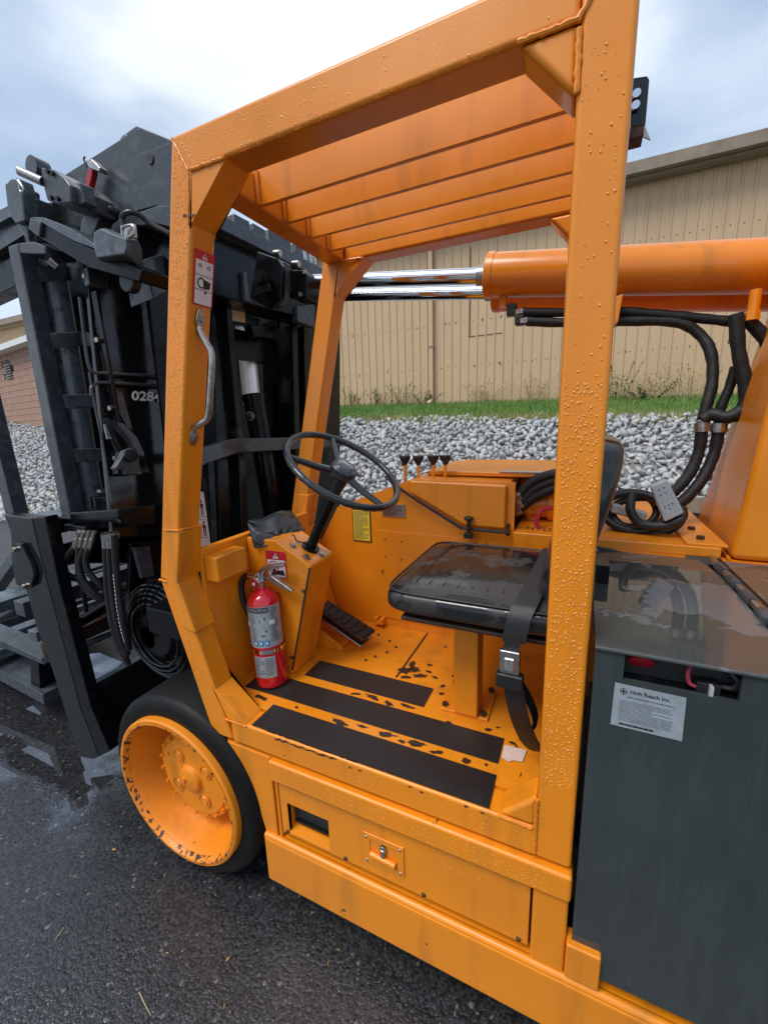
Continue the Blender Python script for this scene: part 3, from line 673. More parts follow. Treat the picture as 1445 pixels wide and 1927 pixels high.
# ---- floor, grip tape
mb = MB(); mb.box(-1.03, -.036, .877, 1.53, .660, .679); fl = build('floor_plate', mb, M_ORF, T)
mb = MB(); mb.box(-.535, -.529, 1.185, 1.53, .679, .6815); build('floor_seam', mb, M_INK, T)
for (x0, x1, y0, y1) in ((-.836, -.139, .806, .904), (-.989, -.142, .942, 1.036), (-.838, -.392, 1.075, 1.173)):
    mb = MB(); mb.box(x0, x1, y0, y1, .6785, .6815); build('anti_slip_strip', mb, M_STRIP, T)
for (x, y) in ((-.115, .93), (-.90, .905)):
    mb = MB(); mb.rev([(0, .032), (.0012, .032), (.0012, .029), (0, .029)], (x, y, .6785), (0, 0, 1), 28); build('floor_ring', mb, M_ORC, T)
for p in [(-0.611,1.368,0.68),(-0.628,1.319,0.68),(-0.653,1.4,0.68),(-0.657,1.276,0.68),(-0.679,1.24,0.68),(-0.717,1.43,0.68)]:
    mb = MB(); mb.cyl(p, (p[0], p[1], .6825), .006, .005, 8); build('floor_screw', mb, M_RUST, T)
fk = [(-.60, .917, .030, .010), (-.53, .927, .020, .006), (-.45, .925, .030, .010), (-.40, .918, .012, .007), (-.36, .926, .034, .011), (-.30, .917, .020, .007), (-.22, .920, .012, .012), (-.17, .928, .006, .005),
      (-.76, .922, .008, .006), (-.62, 1.052, .020, .007), (-.56, 1.058, .028, .010), (-.50, 1.050, .022, .009), (-.44, 1.060, .030, .008), (-.90, .918, .030, .010),
      (-.52, 1.235, .030, .022), (-.49, 1.255, .022, .018), (-.51, 1.285, .014, .022), (-.46, 1.225, .028, .012), (-.50, 1.20, .022, .010), (-.44, 1.26, .014, .008), (-.41, 1.235, .010, .006), (-.45, 1.30, .012, .008),
      (-.36, 1.16, .010, .008), (-.37, 1.20, .008, .012), (-.30, 1.04, .010, .006), (-.19, 1.055, .012, .007), (-.165, 1.075, .007, .004), (-.12, 1.03, .010, .006), (-.095, 1.06, .006, .004), (-.35, 1.27, .008, .01)]
for i, (x, y, l, w) in enumerate(fk): flake((x, y, .6795), l, w, random.uniform(-.5, .5), seed=i, parent=fl)
r_s = random.Random(5)
for i in range(26):
    x = -.775+i*.0115+r_s.uniform(-.003, .003); flake((x, .802 if 0 else .8078, .6762), r_s.uniform(.006, .014), r_s.uniform(.002, .004), 0, seed=60+i, parent=T)
for i in range(20):
    x = -.74+i*.010; flake((x, .8002, .668+r_s.uniform(-.003, .003)), r_s.uniform(.006, .013), r_s.uniform(.0015, .004), .0, seed=90+i, nrm_=(0, -1, 0), off=.0006, parent=T)
for x, z in ((-.50, .660), (-.47, .662), (-.33, .668), (-.30, .664), (-.19, .669), (-.153, .667)): flake((x, .8000, z), .006, .003, 0, seed=int(-x*900), nrm_=(0, -1, 0), parent=T)
# front cowl
mb = MB(); mb.box(-1.045, -1.030, .87, 1.51, .66, 1.12); build('cowl_panel', mb, M_OR, T)
mb = MB(); mb.box(-1.0295, -.975, .872, 1.0, 1.082, 1.165); build('cowl_rail', mb, M_OR, T, bevel=.008)
mb = MB(); mb.box(-1.06, -1.032, .872, 1.435, 1.11, 1.185); build('cowl_rail', mb, M_OR, T, bevel=.004)
# dash box
D_ = [(-1.029, 1.06, .680), (-.877, 1.06, .680), (-.875, 1.06, .703), (-.769, 1.06, 1.094), (-.776, 1.06, 1.104), (-.905, 1.06, 1.175), (-1.029, 1.06, 1.175)]
mb = MB(); mb.prism(D_, (0, .148, 0)); dash = build('dash_box', mb, M_OR, T, bevel=.006)
mb = MB(); mb.prism([(-.880, 1.0575, .700), (-.874, 1.0575, .700), (-.7685, 1.0575, 1.092), (-.7745, 1.0575, 1.094)], (0, .003, 0)); build('dash_seam', mb, M_INK, dash)
mb = MB(); mb.box(-1.028, -.86, 1.045, 1.06, .68, .686); mb2 = MB()
build('floor_weld', mb, M_OR, T, bevel=.002)
for p in [(-0.803,1.06,1.012),(-0.873,1.06,0.753),(-0.946,1.06,0.82)]:
    mb = MB(); mb.cyl((p[0], 1.060, p[2]), (p[0], 1.052, p[2]), .0062, n=8); build('bolt', mb, M_ZINC, dash)
# points on the sloping dash top
def dtop(t, y): return V((-.905+.129*t, y, 1.175-.071*t))
dn = V((.071, 0, .129)).normalized()
for t, y in ((.35, 1.095), (.80, 1.085), (.93, 1.15), (.42, 1.185)):
    p = dtop(t, y); mb = MB(); mb.cyl(p, p+dn*.009, .0095, n=6); mb.cyl(p, p+dn*.002, .013, n=14); build('bolt', mb, M_ZINC, dash)
# steering column and wheel
cb = dtop(.62, 1.145); WC = V((-.688, 1.17, 1.405)); cdir = (WC-cb).normalized()
mb = MB(); mb.cyl(cb, WC-cdir*.03, .0185, n=20); mb.cyl(cb, cb+cdir*.008, .031, n=20); col_ = build('steering_column', mb, M_BLK, T)
mb = MB(); mb.cyl(WC-cdir*.085, WC-cdir*.03, .0205, .029, n=20); build('column_collar', mb, M_RUB, col_)
wn = V((math.sin(math.radians(35))*.985, math.sin(math.radians(35))*-.17, math.cos(math.radians(35)))).normalized()
wa = wn.cross(V((0, 1, 0))).normalized(); wb = wn.cross(wa)
R_ = .192
mb = MB()
mb.tube([WC+wa*R_*math.cos(q)+wb*R_*math.sin(q) for q in [2*math.pi*k/120 for k in range(120)]], .0125, 10, closed=True, smooth=False,
        rf=lambda i, m: .0108+.0012*max(0, math.sin(i*math.pi/1.5)))
sw = build('steering_wheel', mb, M_WHL, T)
def wheel_ang(p):
    d = V(p)-WC; return math.atan2(d.dot(wb), d.dot(wa))
for pt in ((-0.81,1.3,1.503), (-0.751,1.1,1.409), (-0.458,1.12,1.353)):
    q = wheel_ang(pt); d = wa*math.cos(q)+wb*math.sin(q); mb = MB()
    mb.tube([WC+d*.03-wn*.014, WC+d*.09-wn*.013, WC+d*.16-wn*.004, WC+d*.19], .0115, 8, rf=lambda i, m: .013-.005*i/m); build('spoke', mb, M_WHL, sw)
mb = MB(); mb.rev([(-.035, .001), (-.035, .030), (-.020, .044), (.004, .046), (.010, .040), (.010, .0)], WC, wn, 28); build('hub', mb, M_WHL, sw)
mb = MB(); mb.rev([(.0101, .034), (.014, .031), (.016, .024), (.0165, .0)], WC, wn, 28); build('hub_cap', mb, basic('smoked_cap', (.05, .06, .07), .08, coat=.8), sw)
# shut-off wire on dash
P = [dtop(.1, 1.13)+dn*.01, dtop(.2, 1.12)+dn*.02, dtop(.3, 1.125)+dn*.005, dtop(.5, 1.14)+dn*.012]
mb = MB(); mb.tube(P, .0022, 5); build('loose_wire', mb, M_RUB, dash)
# pedal
pa = [(-0.897,1.27,0.837),(-0.703,1.27,0.744),(-0.683,1.34,0.753),(-0.897,1.34,0.846)]
pn = (V(pa[1])-V(pa[0])).cross(V(pa[3])-V(pa[0])).normalized(); pn = pn if pn.z > 0 else -pn
mb = MB(); mb.prism(pa, pn*-.014); ped = build('brake_pedal', mb, M_RUST, T, bevel=.003)
for k in range(7):
    u = .06+k*.14; q = [bilerp(pa, u, .08), bilerp(pa, u+.08, .08), bilerp(pa, u+.08, .92), bilerp(pa, u, .92)]
    mb = MB(); mb.prism([p+pn*.001 for p in q], pn*.005); build('tread_rib', mb, M_RUB, ped, bevel=.0015)
b0 = [(-0.897,1.25,0.801),(-0.719,1.25,0.72),(-0.915,1.25,0.727)]
mb = MB(); mb.prism([(-.97, 1.262, .680), (-.79, 1.262, .680), (-.80, 1.262, .700), (-.965, 1.262, .785)], (0, .012, 0)); mb.prism([(-.97, 1.35, .680), (-.77, 1.35, .680), (-.78, 1.35, .705), (-.955, 1.35, .83)], (0, .012, 0)); build('pedal_bracket', mb, M_OR, T, bevel=.002)
mb = MB(); mb.box(-.955, -.80, 1.274, 1.35, .682, .700); build('pedal_base', mb, M_OR, T, bevel=.003)
mb = MB(); mb.prism([V(p)-pn*.03+V((.0, 0, -.006)) for p in pa], pn*-.008); build('pedal_arm', mb, M_STL, ped, bevel=.002)

# ---- far side panel with control box
FP = [(-1.034,1.52,1.034),(-0.938,1.52,1.196),(-0.773,1.52,1.257),(-0.683,1.52,1.293),(-0.591,1.52,1.324)]
mb = MB(); mb.prism([(-1.03, 1.52, .67)]+[tuple(p) for p in FP]+[(-.20, 1.52, 1.325), (-.20, 1.52, 1.10), (.03, 1.52, 1.10), (.03, 1.52, .67)], (0, .012, 0)); far = build('side_panel', mb, M_OR, T)
mb = MB(); a = [(-0.938,1.52,1.196),(-0.683,1.52,1.293),(-0.63,1.52,1.265)]
mb.prism([(-.87, 1.53, 1.185), (-.70, 1.53, 1.285), (-.63, 1.53, 1.255), (-.60, 1.53, 1.20)], (0, .55, 0)); build('panel_top', mb, M_OR, T)
mb = MB(); a = [(-0.759,1.52,1.108),(-0.368,1.52,1.109),(-0.775,1.52,0.712),(-0.639,1.52,0.687)]
mb.box(a[0][0], -.30, 1.5155, 1.519, .72, a[0][2]); build('access_door', mb, M_OR, T, bevel=.001)
for (x, z) in ((a[0][0]+.045, a[0][2]-.035), (a[0][0]+.12, a[0][2]-.038), (a[0][0]+.045, a[0][2]-.11), (a[0][0]+.12, a[0][2]-.115)):
    mb = MB(); mb.cyl((x, 1.5154, z), (x, 1.5135, z), .0032, n=8); build('rivet', mb, M_RUST, T)
for p in [(-0.733,1.515,0.939),(-0.499,1.515,1.076)]:
    mb = MB(); mb.cyl((p[0], 1.5154, p[2]), (p[0], 1.505, p[2]), .008, .006, n=12); build('door_knob', mb, M_OR, T)
p = (-0.745,1.5,0.709); mb = MB(); mb.box(p[0]-.022, p[0]+.022, 1.485, 1.519, p[2]-.014, p[2]-.002); mb.box(p[0]-.022, p[0]-.008, 1.485, 1.519, p[2]-.002, p[2]+.012); mb.box(p[0]+.006, p[0]+.022, 1.485, 1.519, p[2]-.002, p[2]+.012); build('door_catch', mb, M_OR, T, bevel=.002)
# warning sticker
Q = [(-.864, 1.5175, 1.208), (-.778, 1.5175, 1.208), (-.778, 1.5175, 1.052), (-.864, 1.5175, 1.052)]
st = build('warning_sticker', plate(Q), M_INK, T)
mb = MB(); qrect(mb, Q, .05, .95, .12, .97, .0016); build('sticker_face', mb, M_YEL, st, smooth=False)
text_on('WARNING', Q, M_WHT, st, 'lettering', .30, .88, .035, .095, .0018)
mb = MB(); qpoly(mb, Q, [(.12, .10), (.27, .10), (.195, .025)], .0018); build('warning_triangle', mb, M_WHT, st, smooth=False)
mb = MB(); fineprint(mb, Q, .10, .92, .15, .95, 26, .0022, .42, 5); build('print_lines', mb, M_INKG, st, smooth=False, kind='stuff')
Q = [(-0.717,1.518,1.231),(-0.612,1.518,1.236),(-0.609,1.518,1.174),(-0.717,1.518,1.171)]
Q = [(-.722, 1.5178, 1.222), (-.620, 1.5178, 1.222), (-.620, 1.5178, 1.170), (-.722, 1.5178, 1.170)]
dp = build('data_plate', plate(Q), M_STL, T); mb = MB(); fineprint(mb, Q, .06, .94, .1, .92, 8, .0014, .4, 8); build('print_lines', mb, M_INK, dp, smooth=False, kind='stuff')
mb = MB()
for (u, v) in ((.05, .1), (.95, .1), (.05, .9), (.95, .9)): qcirc(mb, Q, u, v, .02, .04, .0016, n=8)
build('rivets', mb, M_ZINC, dp, smooth=False, kind='stuff')
# control box
CB = [(-.596, 1.498, 1.324), (-.227, 1.498, 1.318), (-.228, 1.498, 1.158), (-.375, 1.498, 1.160), (-.594, 1.498, 1.278)]
mb = MB(); mb.prism(CB, (0, .32, 0)); cbx = build('control_box', mb, M_OR, T, bevel=.008)
mb = MB(); mb.tube([(-.70, 1.51, 1.335), (-.598, 1.492, 1.272), (-.40, 1.492, 1.160), (-.372, 1.492, 1.152), (-.226, 1.492, 1.150), (-.219, 1.50, 1.16), (-.218, 1.80, 1.31)], .006, 8); build('rubber_trim', mb, M_RUB, T)
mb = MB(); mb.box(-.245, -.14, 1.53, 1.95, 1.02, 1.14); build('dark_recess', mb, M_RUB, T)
p = V((-0.355,1.48,1.175))
mb = MB(); mb.cyl(p+V((0, 0, -.035)), p+V((0, 0, .012)), .007, n=12); mb.cyl(p+V((0, 0, .012)), p+V((0, 0, .02)), .012, .019, n=16); mb.cyl(p+V((0, 0, .02)), p+V((0, 0, .026)), .019, .012, n=16)
mb.box(p.x-.016, p.x+.016, p.y-.012, p.y+.012, p.z-.055, p.z-.035); build('seat_lever', mb, M_RUB, T, bevel=.002)
# levers
for x, dz in ((-.659, 0), (-.600, 0), (-.536, .002), (-.485, .003)):
    mb = MB(); mb.cyl((x-.002, 1.62, 1.27), (x, 1.62, 1.392), .0062, n=10); lv = build('hydraulic_lever', mb, M_OR, T)
    mb = MB(); mb.rev([(1.372+dz, .009), (1.378+dz, .011), (1.392+dz, .020), (1.404+dz, .0235), (1.409+dz, .0225), (1.410+dz, .0)], (x, 1.62, 0), (0, 0, 1), 20); build('knob', mb, M_RUB, lv)
mb = MB(); mb.box(-.70, -.42, 1.60, 1.80, 1.258, 1.262); build('lever_plate', mb, M_OR, T)
# hood
mb = MB(); mb.box(-.575, -.02, 1.66, 2.11, 1.325, 1.345); build('hood', mb, M_OR, T, bevel=.006)
mb = MB(); mb.box(-.60, -.03, 1.90, 2.45, .5, 1.318); build('engine_bay_panel', mb, M_OR, T)
mb = MB(); mb.box(-.28, -.05, 1.655, 1.69, 1.345, 1.3475); build('hood_edge_tape', mb, M_CON, T)

# ---- seat
mb = MB(); mb.box(-.298, -.226, 1.075, 1.148, .69, 1.045); ped2 = build('seat_pedestal', mb, M_OR, T, bevel=.006)
mb = MB(); mb.box(-.345, -.197, 1.083, 1.235, .680, .688); build('pedestal_base', mb, M_OR, T, bevel=.002)
for x, y in ((-.33, 1.10), (-.212, 1.10), (-.212, 1.222), (-.33, 1.222)):
    mb = MB(); mb.cyl((x, y, .688), (x, y, .697), .0095, n=6); build('bolt', mb, M_RUST, T)
mb = MB(); mb.box(-.40, .03, .93, 1.38, 1.040, 1.052); seat = build('seat_pan', mb, M_RUST, T, bevel=.004)
def cushion(name, C_, ax, ay, az, parent, mat, e=5.0, nu=40, nv=26, crown=0):
    vs = []; fs = []
    sg = lambda c, p: math.copysign(abs(c)**p, c)
    for j in range(nv+1):
        ph = -math.pi/2+math.pi*j/nv
        for i in range(nu):
            th = 2*math.pi*i/nu
            x = sg(math.cos(ph), 2/4.5)*sg(math.cos(th), 2/e); y = sg(math.cos(ph), 2/4.5)*sg(math.sin(th), 2/e); z = sg(math.sin(ph), 2/3.2)
            if z > 0: z += crown*(1-x*x)*(1-y*y)
            vs.append(V(C_)+V(ax)*x+V(ay)*y+V(az)*z)
    for j in range(nv):
        for i in range(nu): fs.append((j*nu+i, j*nu+(i+1) % nu, (j+1)*nu+(i+1) % nu, (j+1)*nu+i))
    mb = MB(); mb.add(vs, fs); return build(name, mb, mat, parent)
cu_ = cushion('seat_cushion', (-.205, 1.155, 1.094), (.245, 0, 0), (0, .245, 0), (0, 0, .044), seat, M_SEAT, e=9, nu=72, nv=34, crown=.12)
for k in range(9):   # stitched channels on the cushion
    x = -.37+k*.037; mb = MB(); mb.tube([(x, .97, 1.1372), (x, 1.15, 1.1412), (x, 1.34, 1.1372)], .0012, 4); build('stitch_channel', mb, M_VIN, seat)
mb = MB(); P = []
for q in range(60):
    th = 2*math.pi*q/60; sg = lambda c, p: math.copysign(abs(c)**p, c)
    P.append((-.205+.238*sg(math.cos(th), 2/9), 1.155+.238*sg(math.sin(th), 2/9), 1.124))
mb.tube(P, .0035, 6, closed=True, smooth=False); build('seat_piping', mb, M_RUB, seat)
bk = cushion('seat_back', (.004, 1.165, 1.285), (.044, 0, -.010), (0, .216, 0), (.055, 0, .215), T, M_SEAT, e=6)
bk.name = 'seat_back'
mb = MB(); mb.box(.055, .085, 1.13, 1.20, 1.05, 1.18); build('back_support', mb, M_BLK, T)
# seat belt
def strap(name, pts, w, side, mat, parent, th=.0025):
    P = [V(p) for p in pts]; Q = []
    for i in range(len(P)-1):
        p0 = P[max(0, i-1)]; p1 = P[i]; p2 = P[i+1]; p3 = P[min(len(P)-1, i+2)]
        for k in range(6):
            t = k/6; Q.append(.5*((2*p1)+(p2-p0)*t+(2*p0-5*p1+4*p2-p3)*t*t+(3*p1-p0-3*p2+p3)*t**3))
    Q.append(P[-1]); s_ = V(side).normalized()*w/2; vs = []; n = len(Q)
    for i, q in enumerate(Q):
        d = (Q[min(n-1, i+1)]-Q[max(0, i-1)]).normalized(); nn = d.cross(s_).normalized()*th/2
        vs += [q-s_-nn, q+s_-nn, q+s_+nn, q-s_+nn]
    fs = [(3, 2, 1, 0), (4*n-4, 4*n-3, 4*n-2, 4*n-1)]
    for i in range(n-1):
        for k in range(4): fs.append((i*4+k, i*4+(k+1) % 4, i*4+4+(k+1) % 4, i*4+4+k))
    mb = MB(); mb.add(vs, fs); return build(name, mb, mat, parent)
belt = strap('seat_belt', [(-.055, 1.40, 1.10), (-.060, 1.36, 1.143), (-.070, 1.15, 1.152), (-.085, .95, 1.146), (-.098, .900, 1.122), (-.106, .889, 1.08), (-.108, .888, 1.058)], .050, (1, 0, 0), M_BELT, T)
strap('belt_tail', [(-.108, .887, 1.075), (-.112, .886, 1.05), (-.113, .886, 1.035)], .034, (1, 0, 0), M_BELT, belt)
mb = MB(); mb.box(-.137, -.092, .874, .888, .985, 1.042); bu = build('buckle', mb, M_STL, belt, bevel=.004)
mb = MB(); mb.box(-.126, -.104, .870, .875, .996, 1.026); build('buckle_button', mb, M_CHR, belt, bevel=.003)
mb = MB(); mb.box(-.143, -.083, .868, .894, .950, .986); build('buckle_housing', mb, M_RUB, belt, bevel=.005)
strap('belt_loop', [(-.105, .89, .955), (-.098, .893, .90), (-.082, .92, .82), (-.060, .96, .745), (-.03, 1.0, .71), (.0, 1.03, .76), (.02, 1.05, .90)], .044, (1, .2, 0), M_BELT, belt)
strap('belt_inner_loop', [(-.092, .90, .95), (-.070, .915, .90), (-.058, .93, .85), (-.062, .95, .80)], .030, (.3, 1, 0), M_BELT, belt)
mb = MB(); mb.prism([(-.06, 1.30, .68), (.02, 1.30, .68), (.02, 1.30, .86), (-.01, 1.30, .86)], (0, .01, 0)); build('belt_bracket', mb, M_OR, T, bevel=.002)

# ---- lower body, near side
BK = .817
mb = MB(); mb.prism([(-.967, .803, .588), (-.90, .803, .503), (-.845, .803, .397), (-.823, .803, .30), (-.778, .803, .30), (-.778, .803, .588)], (0, .016, 0)); build('wheel_side_plate', mb, M_OR, T, bevel=.002)
mb = MB(); mb.box(-.965, -.762, .806, .86, .5885, .5915); build('wheel_side_flange', mb, M_OR, T)
mb = MB(); mb.box(-.775, .041, .788, .86, .522, .592); build('side_rail', mb, M_ORC, T, bevel=.008)
mb = MB(); mb.box(-.772, -.762, .806, .86, .30, .520); build('door_jamb', mb, M_OR, T, bevel=.003)
mb = MB(); mb.box(-.036, .038, .798, .86, .285, .5205); build('door_jamb', mb, M_OR, T, bevel=.007)
mb = MB(); mb.box(.0385, .108, .788, .83, .315, .411); build('stop_plate', mb, M_ORC, T, bevel=.005)
mb = MB(); mb.box(-.765, -.036, .836, .86, .30, .522); build('bay_backing', mb, M_INK, T)
mb = MB(); mb.box(-.824, 1.6, .787, .86, .128, .300); sk = build('lower_skirt', mb, M_ORC, T, bevel=.012, seg=3)
mb = MB(); mb.tube([(-.82, .800, .297), (1.6, .800, .297)], .011, 10, smooth=False); build('skirt_roll', mb, M_ORC, T)
# battery-bay door with a pocket hole
dx0, dx1, dz0, dz1 = -.757, -.041, .328, .517; hx0, hx1, hz0, hz1 = -.731, -.588, .338, .442
door = MB()
def frame4(mb, X0, X1, Z0, Z1, x0, x1, z0, z1, ya, yb):
    o = [(X0, Z0), (X1, Z0), (X1, Z1), (X0, Z1)]; i_ = [(x0, z0), (x1, z0), (x1, z1), (x0, z1)]
    vs = [(x, ya, z) for x, z in o]+[(x, ya, z) for x, z in i_]+[(x, yb, z) for x, z in o]+[(x, yb, z) for x, z in i_]
    fs = []
    for k in range(4):
        n = (k+1) % 4; fs += [(k, n, 4+n, 4+k), (8+n, 8+k, 12+k, 12+n), (k, 8+k, 8+n, n), (4+k, 4+n, 12+n, 12+k)]
    mb.add(vs, fs)
frame4(door, dx0, dx1, dz0, dz1, hx0, hx1, hz0, hz1, .806, .822)
dr = build('bay_door', door, M_OR, T, bevel=.002)
mb = MB()  # pocket
mb.add([(hx0, .80725, hz0), (hx1, .80725, hz0), (hx1, .80725, hz1), (hx0, .80725, hz1), (hx0, .90, hz0+.02), (hx1, .90, hz0+.02), (hx1, .90, hz1), (hx0, .90, hz1)], [(0, 4, 5, 1), (1, 5, 6, 2), (2, 6, 7, 3), (3, 7, 4, 0), (4, 7, 6, 5)])
build('pocket', mb, M_ORC, dr)
mb = MB(); mb.box(hx0+.012, hx1-.003, .826, .899, hz0+.0205, hz0+.030); build('pocket_floor', mb, M_BLK, dr)
lx0, lx1, lz0, lz1 = -.472, -.353, .366, .465
mb = MB(); frame4(mb, lx0, lx1, lz0, lz1, lx0+.020, lx1-.020, lz0+.018, lz1-.018, .8015, .8055); lt = build('latch', mb, M_ORC, dr, bevel=.003)
mb = MB(); mb.box(lx0+.018, lx1-.018, .8050, .8056, lz0+.016, lz1-.016); build('latch_tray', mb, M_ORD, dr)
mb = MB(); mb.cyl((lx0+.022, .798, lz0+.040), (lx1-.022, .798, lz0+.034), .009, n=12); mb.box(lx0+.025, lx1-.025, .797, .805, lz0+.018, lz0+.034); build('latch_handle', mb, M_OR, dr, bevel=.003)
mb = MB(); mb.cyl((-.412, .796, .435), (-.412, .805, .435), .010, n=14); mb.box(-.418, -.406, .794, .805, .405, .435); build('latch_lock', mb, M_STL, dr, bevel=.002)
for x, z in ((lx0+.01, lz1-.012), (lx1-.010, lz1-.010), (lx0+.01, lz0+.010), (lx1-.01, lz0+.012)):
    mb = MB(); mb.cyl((x, .8015, z), (x, .7990, z), .0042, .003, n=10); build('rivet', mb, M_ZINC, dr)
for x in (-.738, -.535, -.300, -.062):
    mb = MB(); mb.cyl((x, .806, .337), (x, .8015, .337), .0065, .004, n=10); build('rivet', mb, M_RUST, dr)
# chassis under the body
mb = MB(); mb.box(-.80, 1.6, .86, 2.7, .16, .60); build('chassis', mb, M_BLK, T)
mb = MB(); mb.box(-1.04, -.80, 1.12, 2.7, .30, .66); build('axle_housing', mb, M_BLK, T)
mb = MB(); mb.box(-1.45, -1.04, 1.24, 2.45, .25, .55); build('axle_housing', mb, M_BLK, T)

# ---- front wheel
M_WORN = orange('worn_orange_edge', chips=.55, chipscale=45, rough=.5, wet=.05)
def make_wheel(cx, cy, cz, far=1):
    s_ = far
    tyre = MB(); tyre.rev([(.0, .274), (-.010, .280), (-.010, .304), (-.004, .322), (.006, .334), (.016, .340), (.30, .340), (.32, .330), (.33, .28)], (cx, cy, cz), (0, s_, 0), 72)
    ty = build('tyre', tyre, M_TYRE, T)
    rim = MB(); rim.rev([(.01, .277), (-.026, .275), (-.031, .270), (-.031, .258), (-.020, .250), (.0, .244), (.04, .238), (.10, .225), (.145, .205), (.16, .17), (.16, .08)], (cx, cy, cz), (0, s_, 0), 72)
    r_ = build('rim', rim, M_ORW, T)
    hub = MB(); hub.rev([(.16, .125), (.075, .125), (.075, .166), (.056, .166), (.053, .150), (.047, .146), (.043, .05), (.030, .045), (.026, .038), (.026, .0)], (cx, cy, cz), (0, s_, 0), 48); h_ = build('hub_plate', hub, M_ORW, T)
    eg = MB(); eg.rev([(-.0322, .2640), (-.0325, .2575), (-.019, .2490), (-.014, .2480)], (cx, cy, cz), (0, s_, 0), 72); build('worn_rim_edge', eg, M_WORN, r_)
    for k in range(18):
        q = 2*math.pi*k/18+.1; p = V((cx+.156*math.cos(q), cy+.052*s_, cz+.156*math.sin(q))); mb = MB(); mb.cyl(p, p+V((0, -.010*s_, 0)), .0068, n=6); build('wheel_nut', mb, M_ORW, h_)
    for k in range(4):
        q = 2*math.pi*k/4+.6; p = V((cx+.09*math.cos(q), cy+.0425*s_, cz+.09*math.sin(q))); mb = MB(); mb.rev([(0, .026), (.003, .026), (.003, .022), (.0, .022)], p, (0, -s_, 0), 24); mb.cyl(p, p+V((0, -.004*s_, 0)), .018, .016, n=18); build('hub_port', mb, M_ORC, h_)
    p = V((cx-.02, cy+.028*s_, cz+.0)); mb = MB(); mb.cyl(p, p+V((0, -.008*s_, 0)), .010, n=12); build('hub_plug', mb, M_ORC, h_)
make_wheel(-1.175, .787, .34)
mb = MB(); mb.rev([(.0, .10), (0, .334), (.02, .340), (.35, .340), (.36, .1)], (-1.175, 2.35, .34), (0, 1, 0), 48); build('tyre', mb, M_TYRE, T)
# ribbed lettering moulded in the tyre
mb = MB()
for k in range(13):
    q = -.42+k*.032; a = V((-1.175+.296*math.cos(q), .782, .34+.296*math.sin(q))); b2 = V((-1.175+.316*math.cos(q), .788, .34+.316*math.sin(q))); mb.beam(a, b2, .003, .003)
build('moulded_marks', mb, M_TYRE, T, kind='stuff')

# ---- battery cabinet on the right
bx0 = .049
cab = MB(); frame4(cab, bx0, 1.6, .335, 1.124, .097, .267, 1.071, 1.1235, .803, .812)
bc = build('battery_cabinet', cab, M_GREY, T)
mb = MB(); mb.box(bx0, bx0+.008, .8125, 1.43, .335, 1.123); build('cabinet_side', mb, M_GREY, bc)
mb = MB(); mb.box(bx0+.01, 1.6, .84, .85, .9, 1.12); build('inner_panel', mb, M_INK, bc)
mb = MB(); mb.box(.09, .275, .8125, .84, 1.05, 1.068); build('slot_floor', mb, M_BLK, bc)
mb = MB(); mb.prism([(.047, .797, 1.124), (.357, .797, 1.124), (.352, 1.30, 1.124), (.33, 1.43, 1.124), (.06, 1.43, 1.124), (.047, 1.40, 1.124)], (0, 0, .008)); lid = build('cabinet_lid', mb, M_LID, T, bevel=.003)
mb = MB(); mb.box(.380, 1.6, .797, 1.43, 1.120, 1.132); build('cabinet_lid', mb, M_LID, T, bevel=.003)
mb = MB(); mb.box(.355, .382, .80, 1.43, 1.10, 1.118); build('hinge_gutter', mb, M_BLK, T)
hg = [(0.345,1.38,1.14), (0.343,0.958,1.14)]; d = (V(hg[1])-V(hg[0])).normalized()
mb = MB(); mb.cyl((.362, 1.43, 1.136), (.368, .80, 1.136), .0095, n=14); hr = build('hinge_rod', mb, M_STL, T)
for k in range(6):
    y = 1.36-k*.1; mb = MB(); mb.cyl((.3625, y, 1.136), (.3635, y-.05, 1.136), .0125, n=14); build('hinge_knuckle', mb, M_GRS, hr)
mb = MB(); mb.tube([(.372, 1.40, 1.145), (.378, 1.25, 1.142), (.384, 1.1, 1.140), (.388, .9, 1.140)], .003, 6); build('thin_cable', mb, M_RUB, T)
# things in the slot
mb = MB(); mb.rev([(0, .0), (0, .018), (.03, .022), (.034, .0)], (.125, .835, 1.115), (0, -.5, -.4), 14); build('red_cap', mb, M_REDP, bc)
mb = MB(); mb.tube([(.205, .835, 1.12), (.197, .822, 1.10), (.200, .818, 1.082), (.212, .82, 1.076)], .0035, 6); build('red_wire', mb, M_HOSER, bc)
mb = MB(); mb.box(.210, .245, .815, .835, 1.068, 1.088); build('fuse_block', mb, M_RUB, bc, bevel=.002)
mb = MB(); mb.box(.227, .233, .806, .818, 1.055, 1.088); build('clip', mb, M_CON, bc, bevel=.001)
mb = MB(); mb.tube([(.245, .83, 1.08), (.262, .822, 1.085), (.266, .82, 1.10), (.25, .83, 1.115)], .005, 6); build('blue_black_wire', mb, M_RUB, bc)
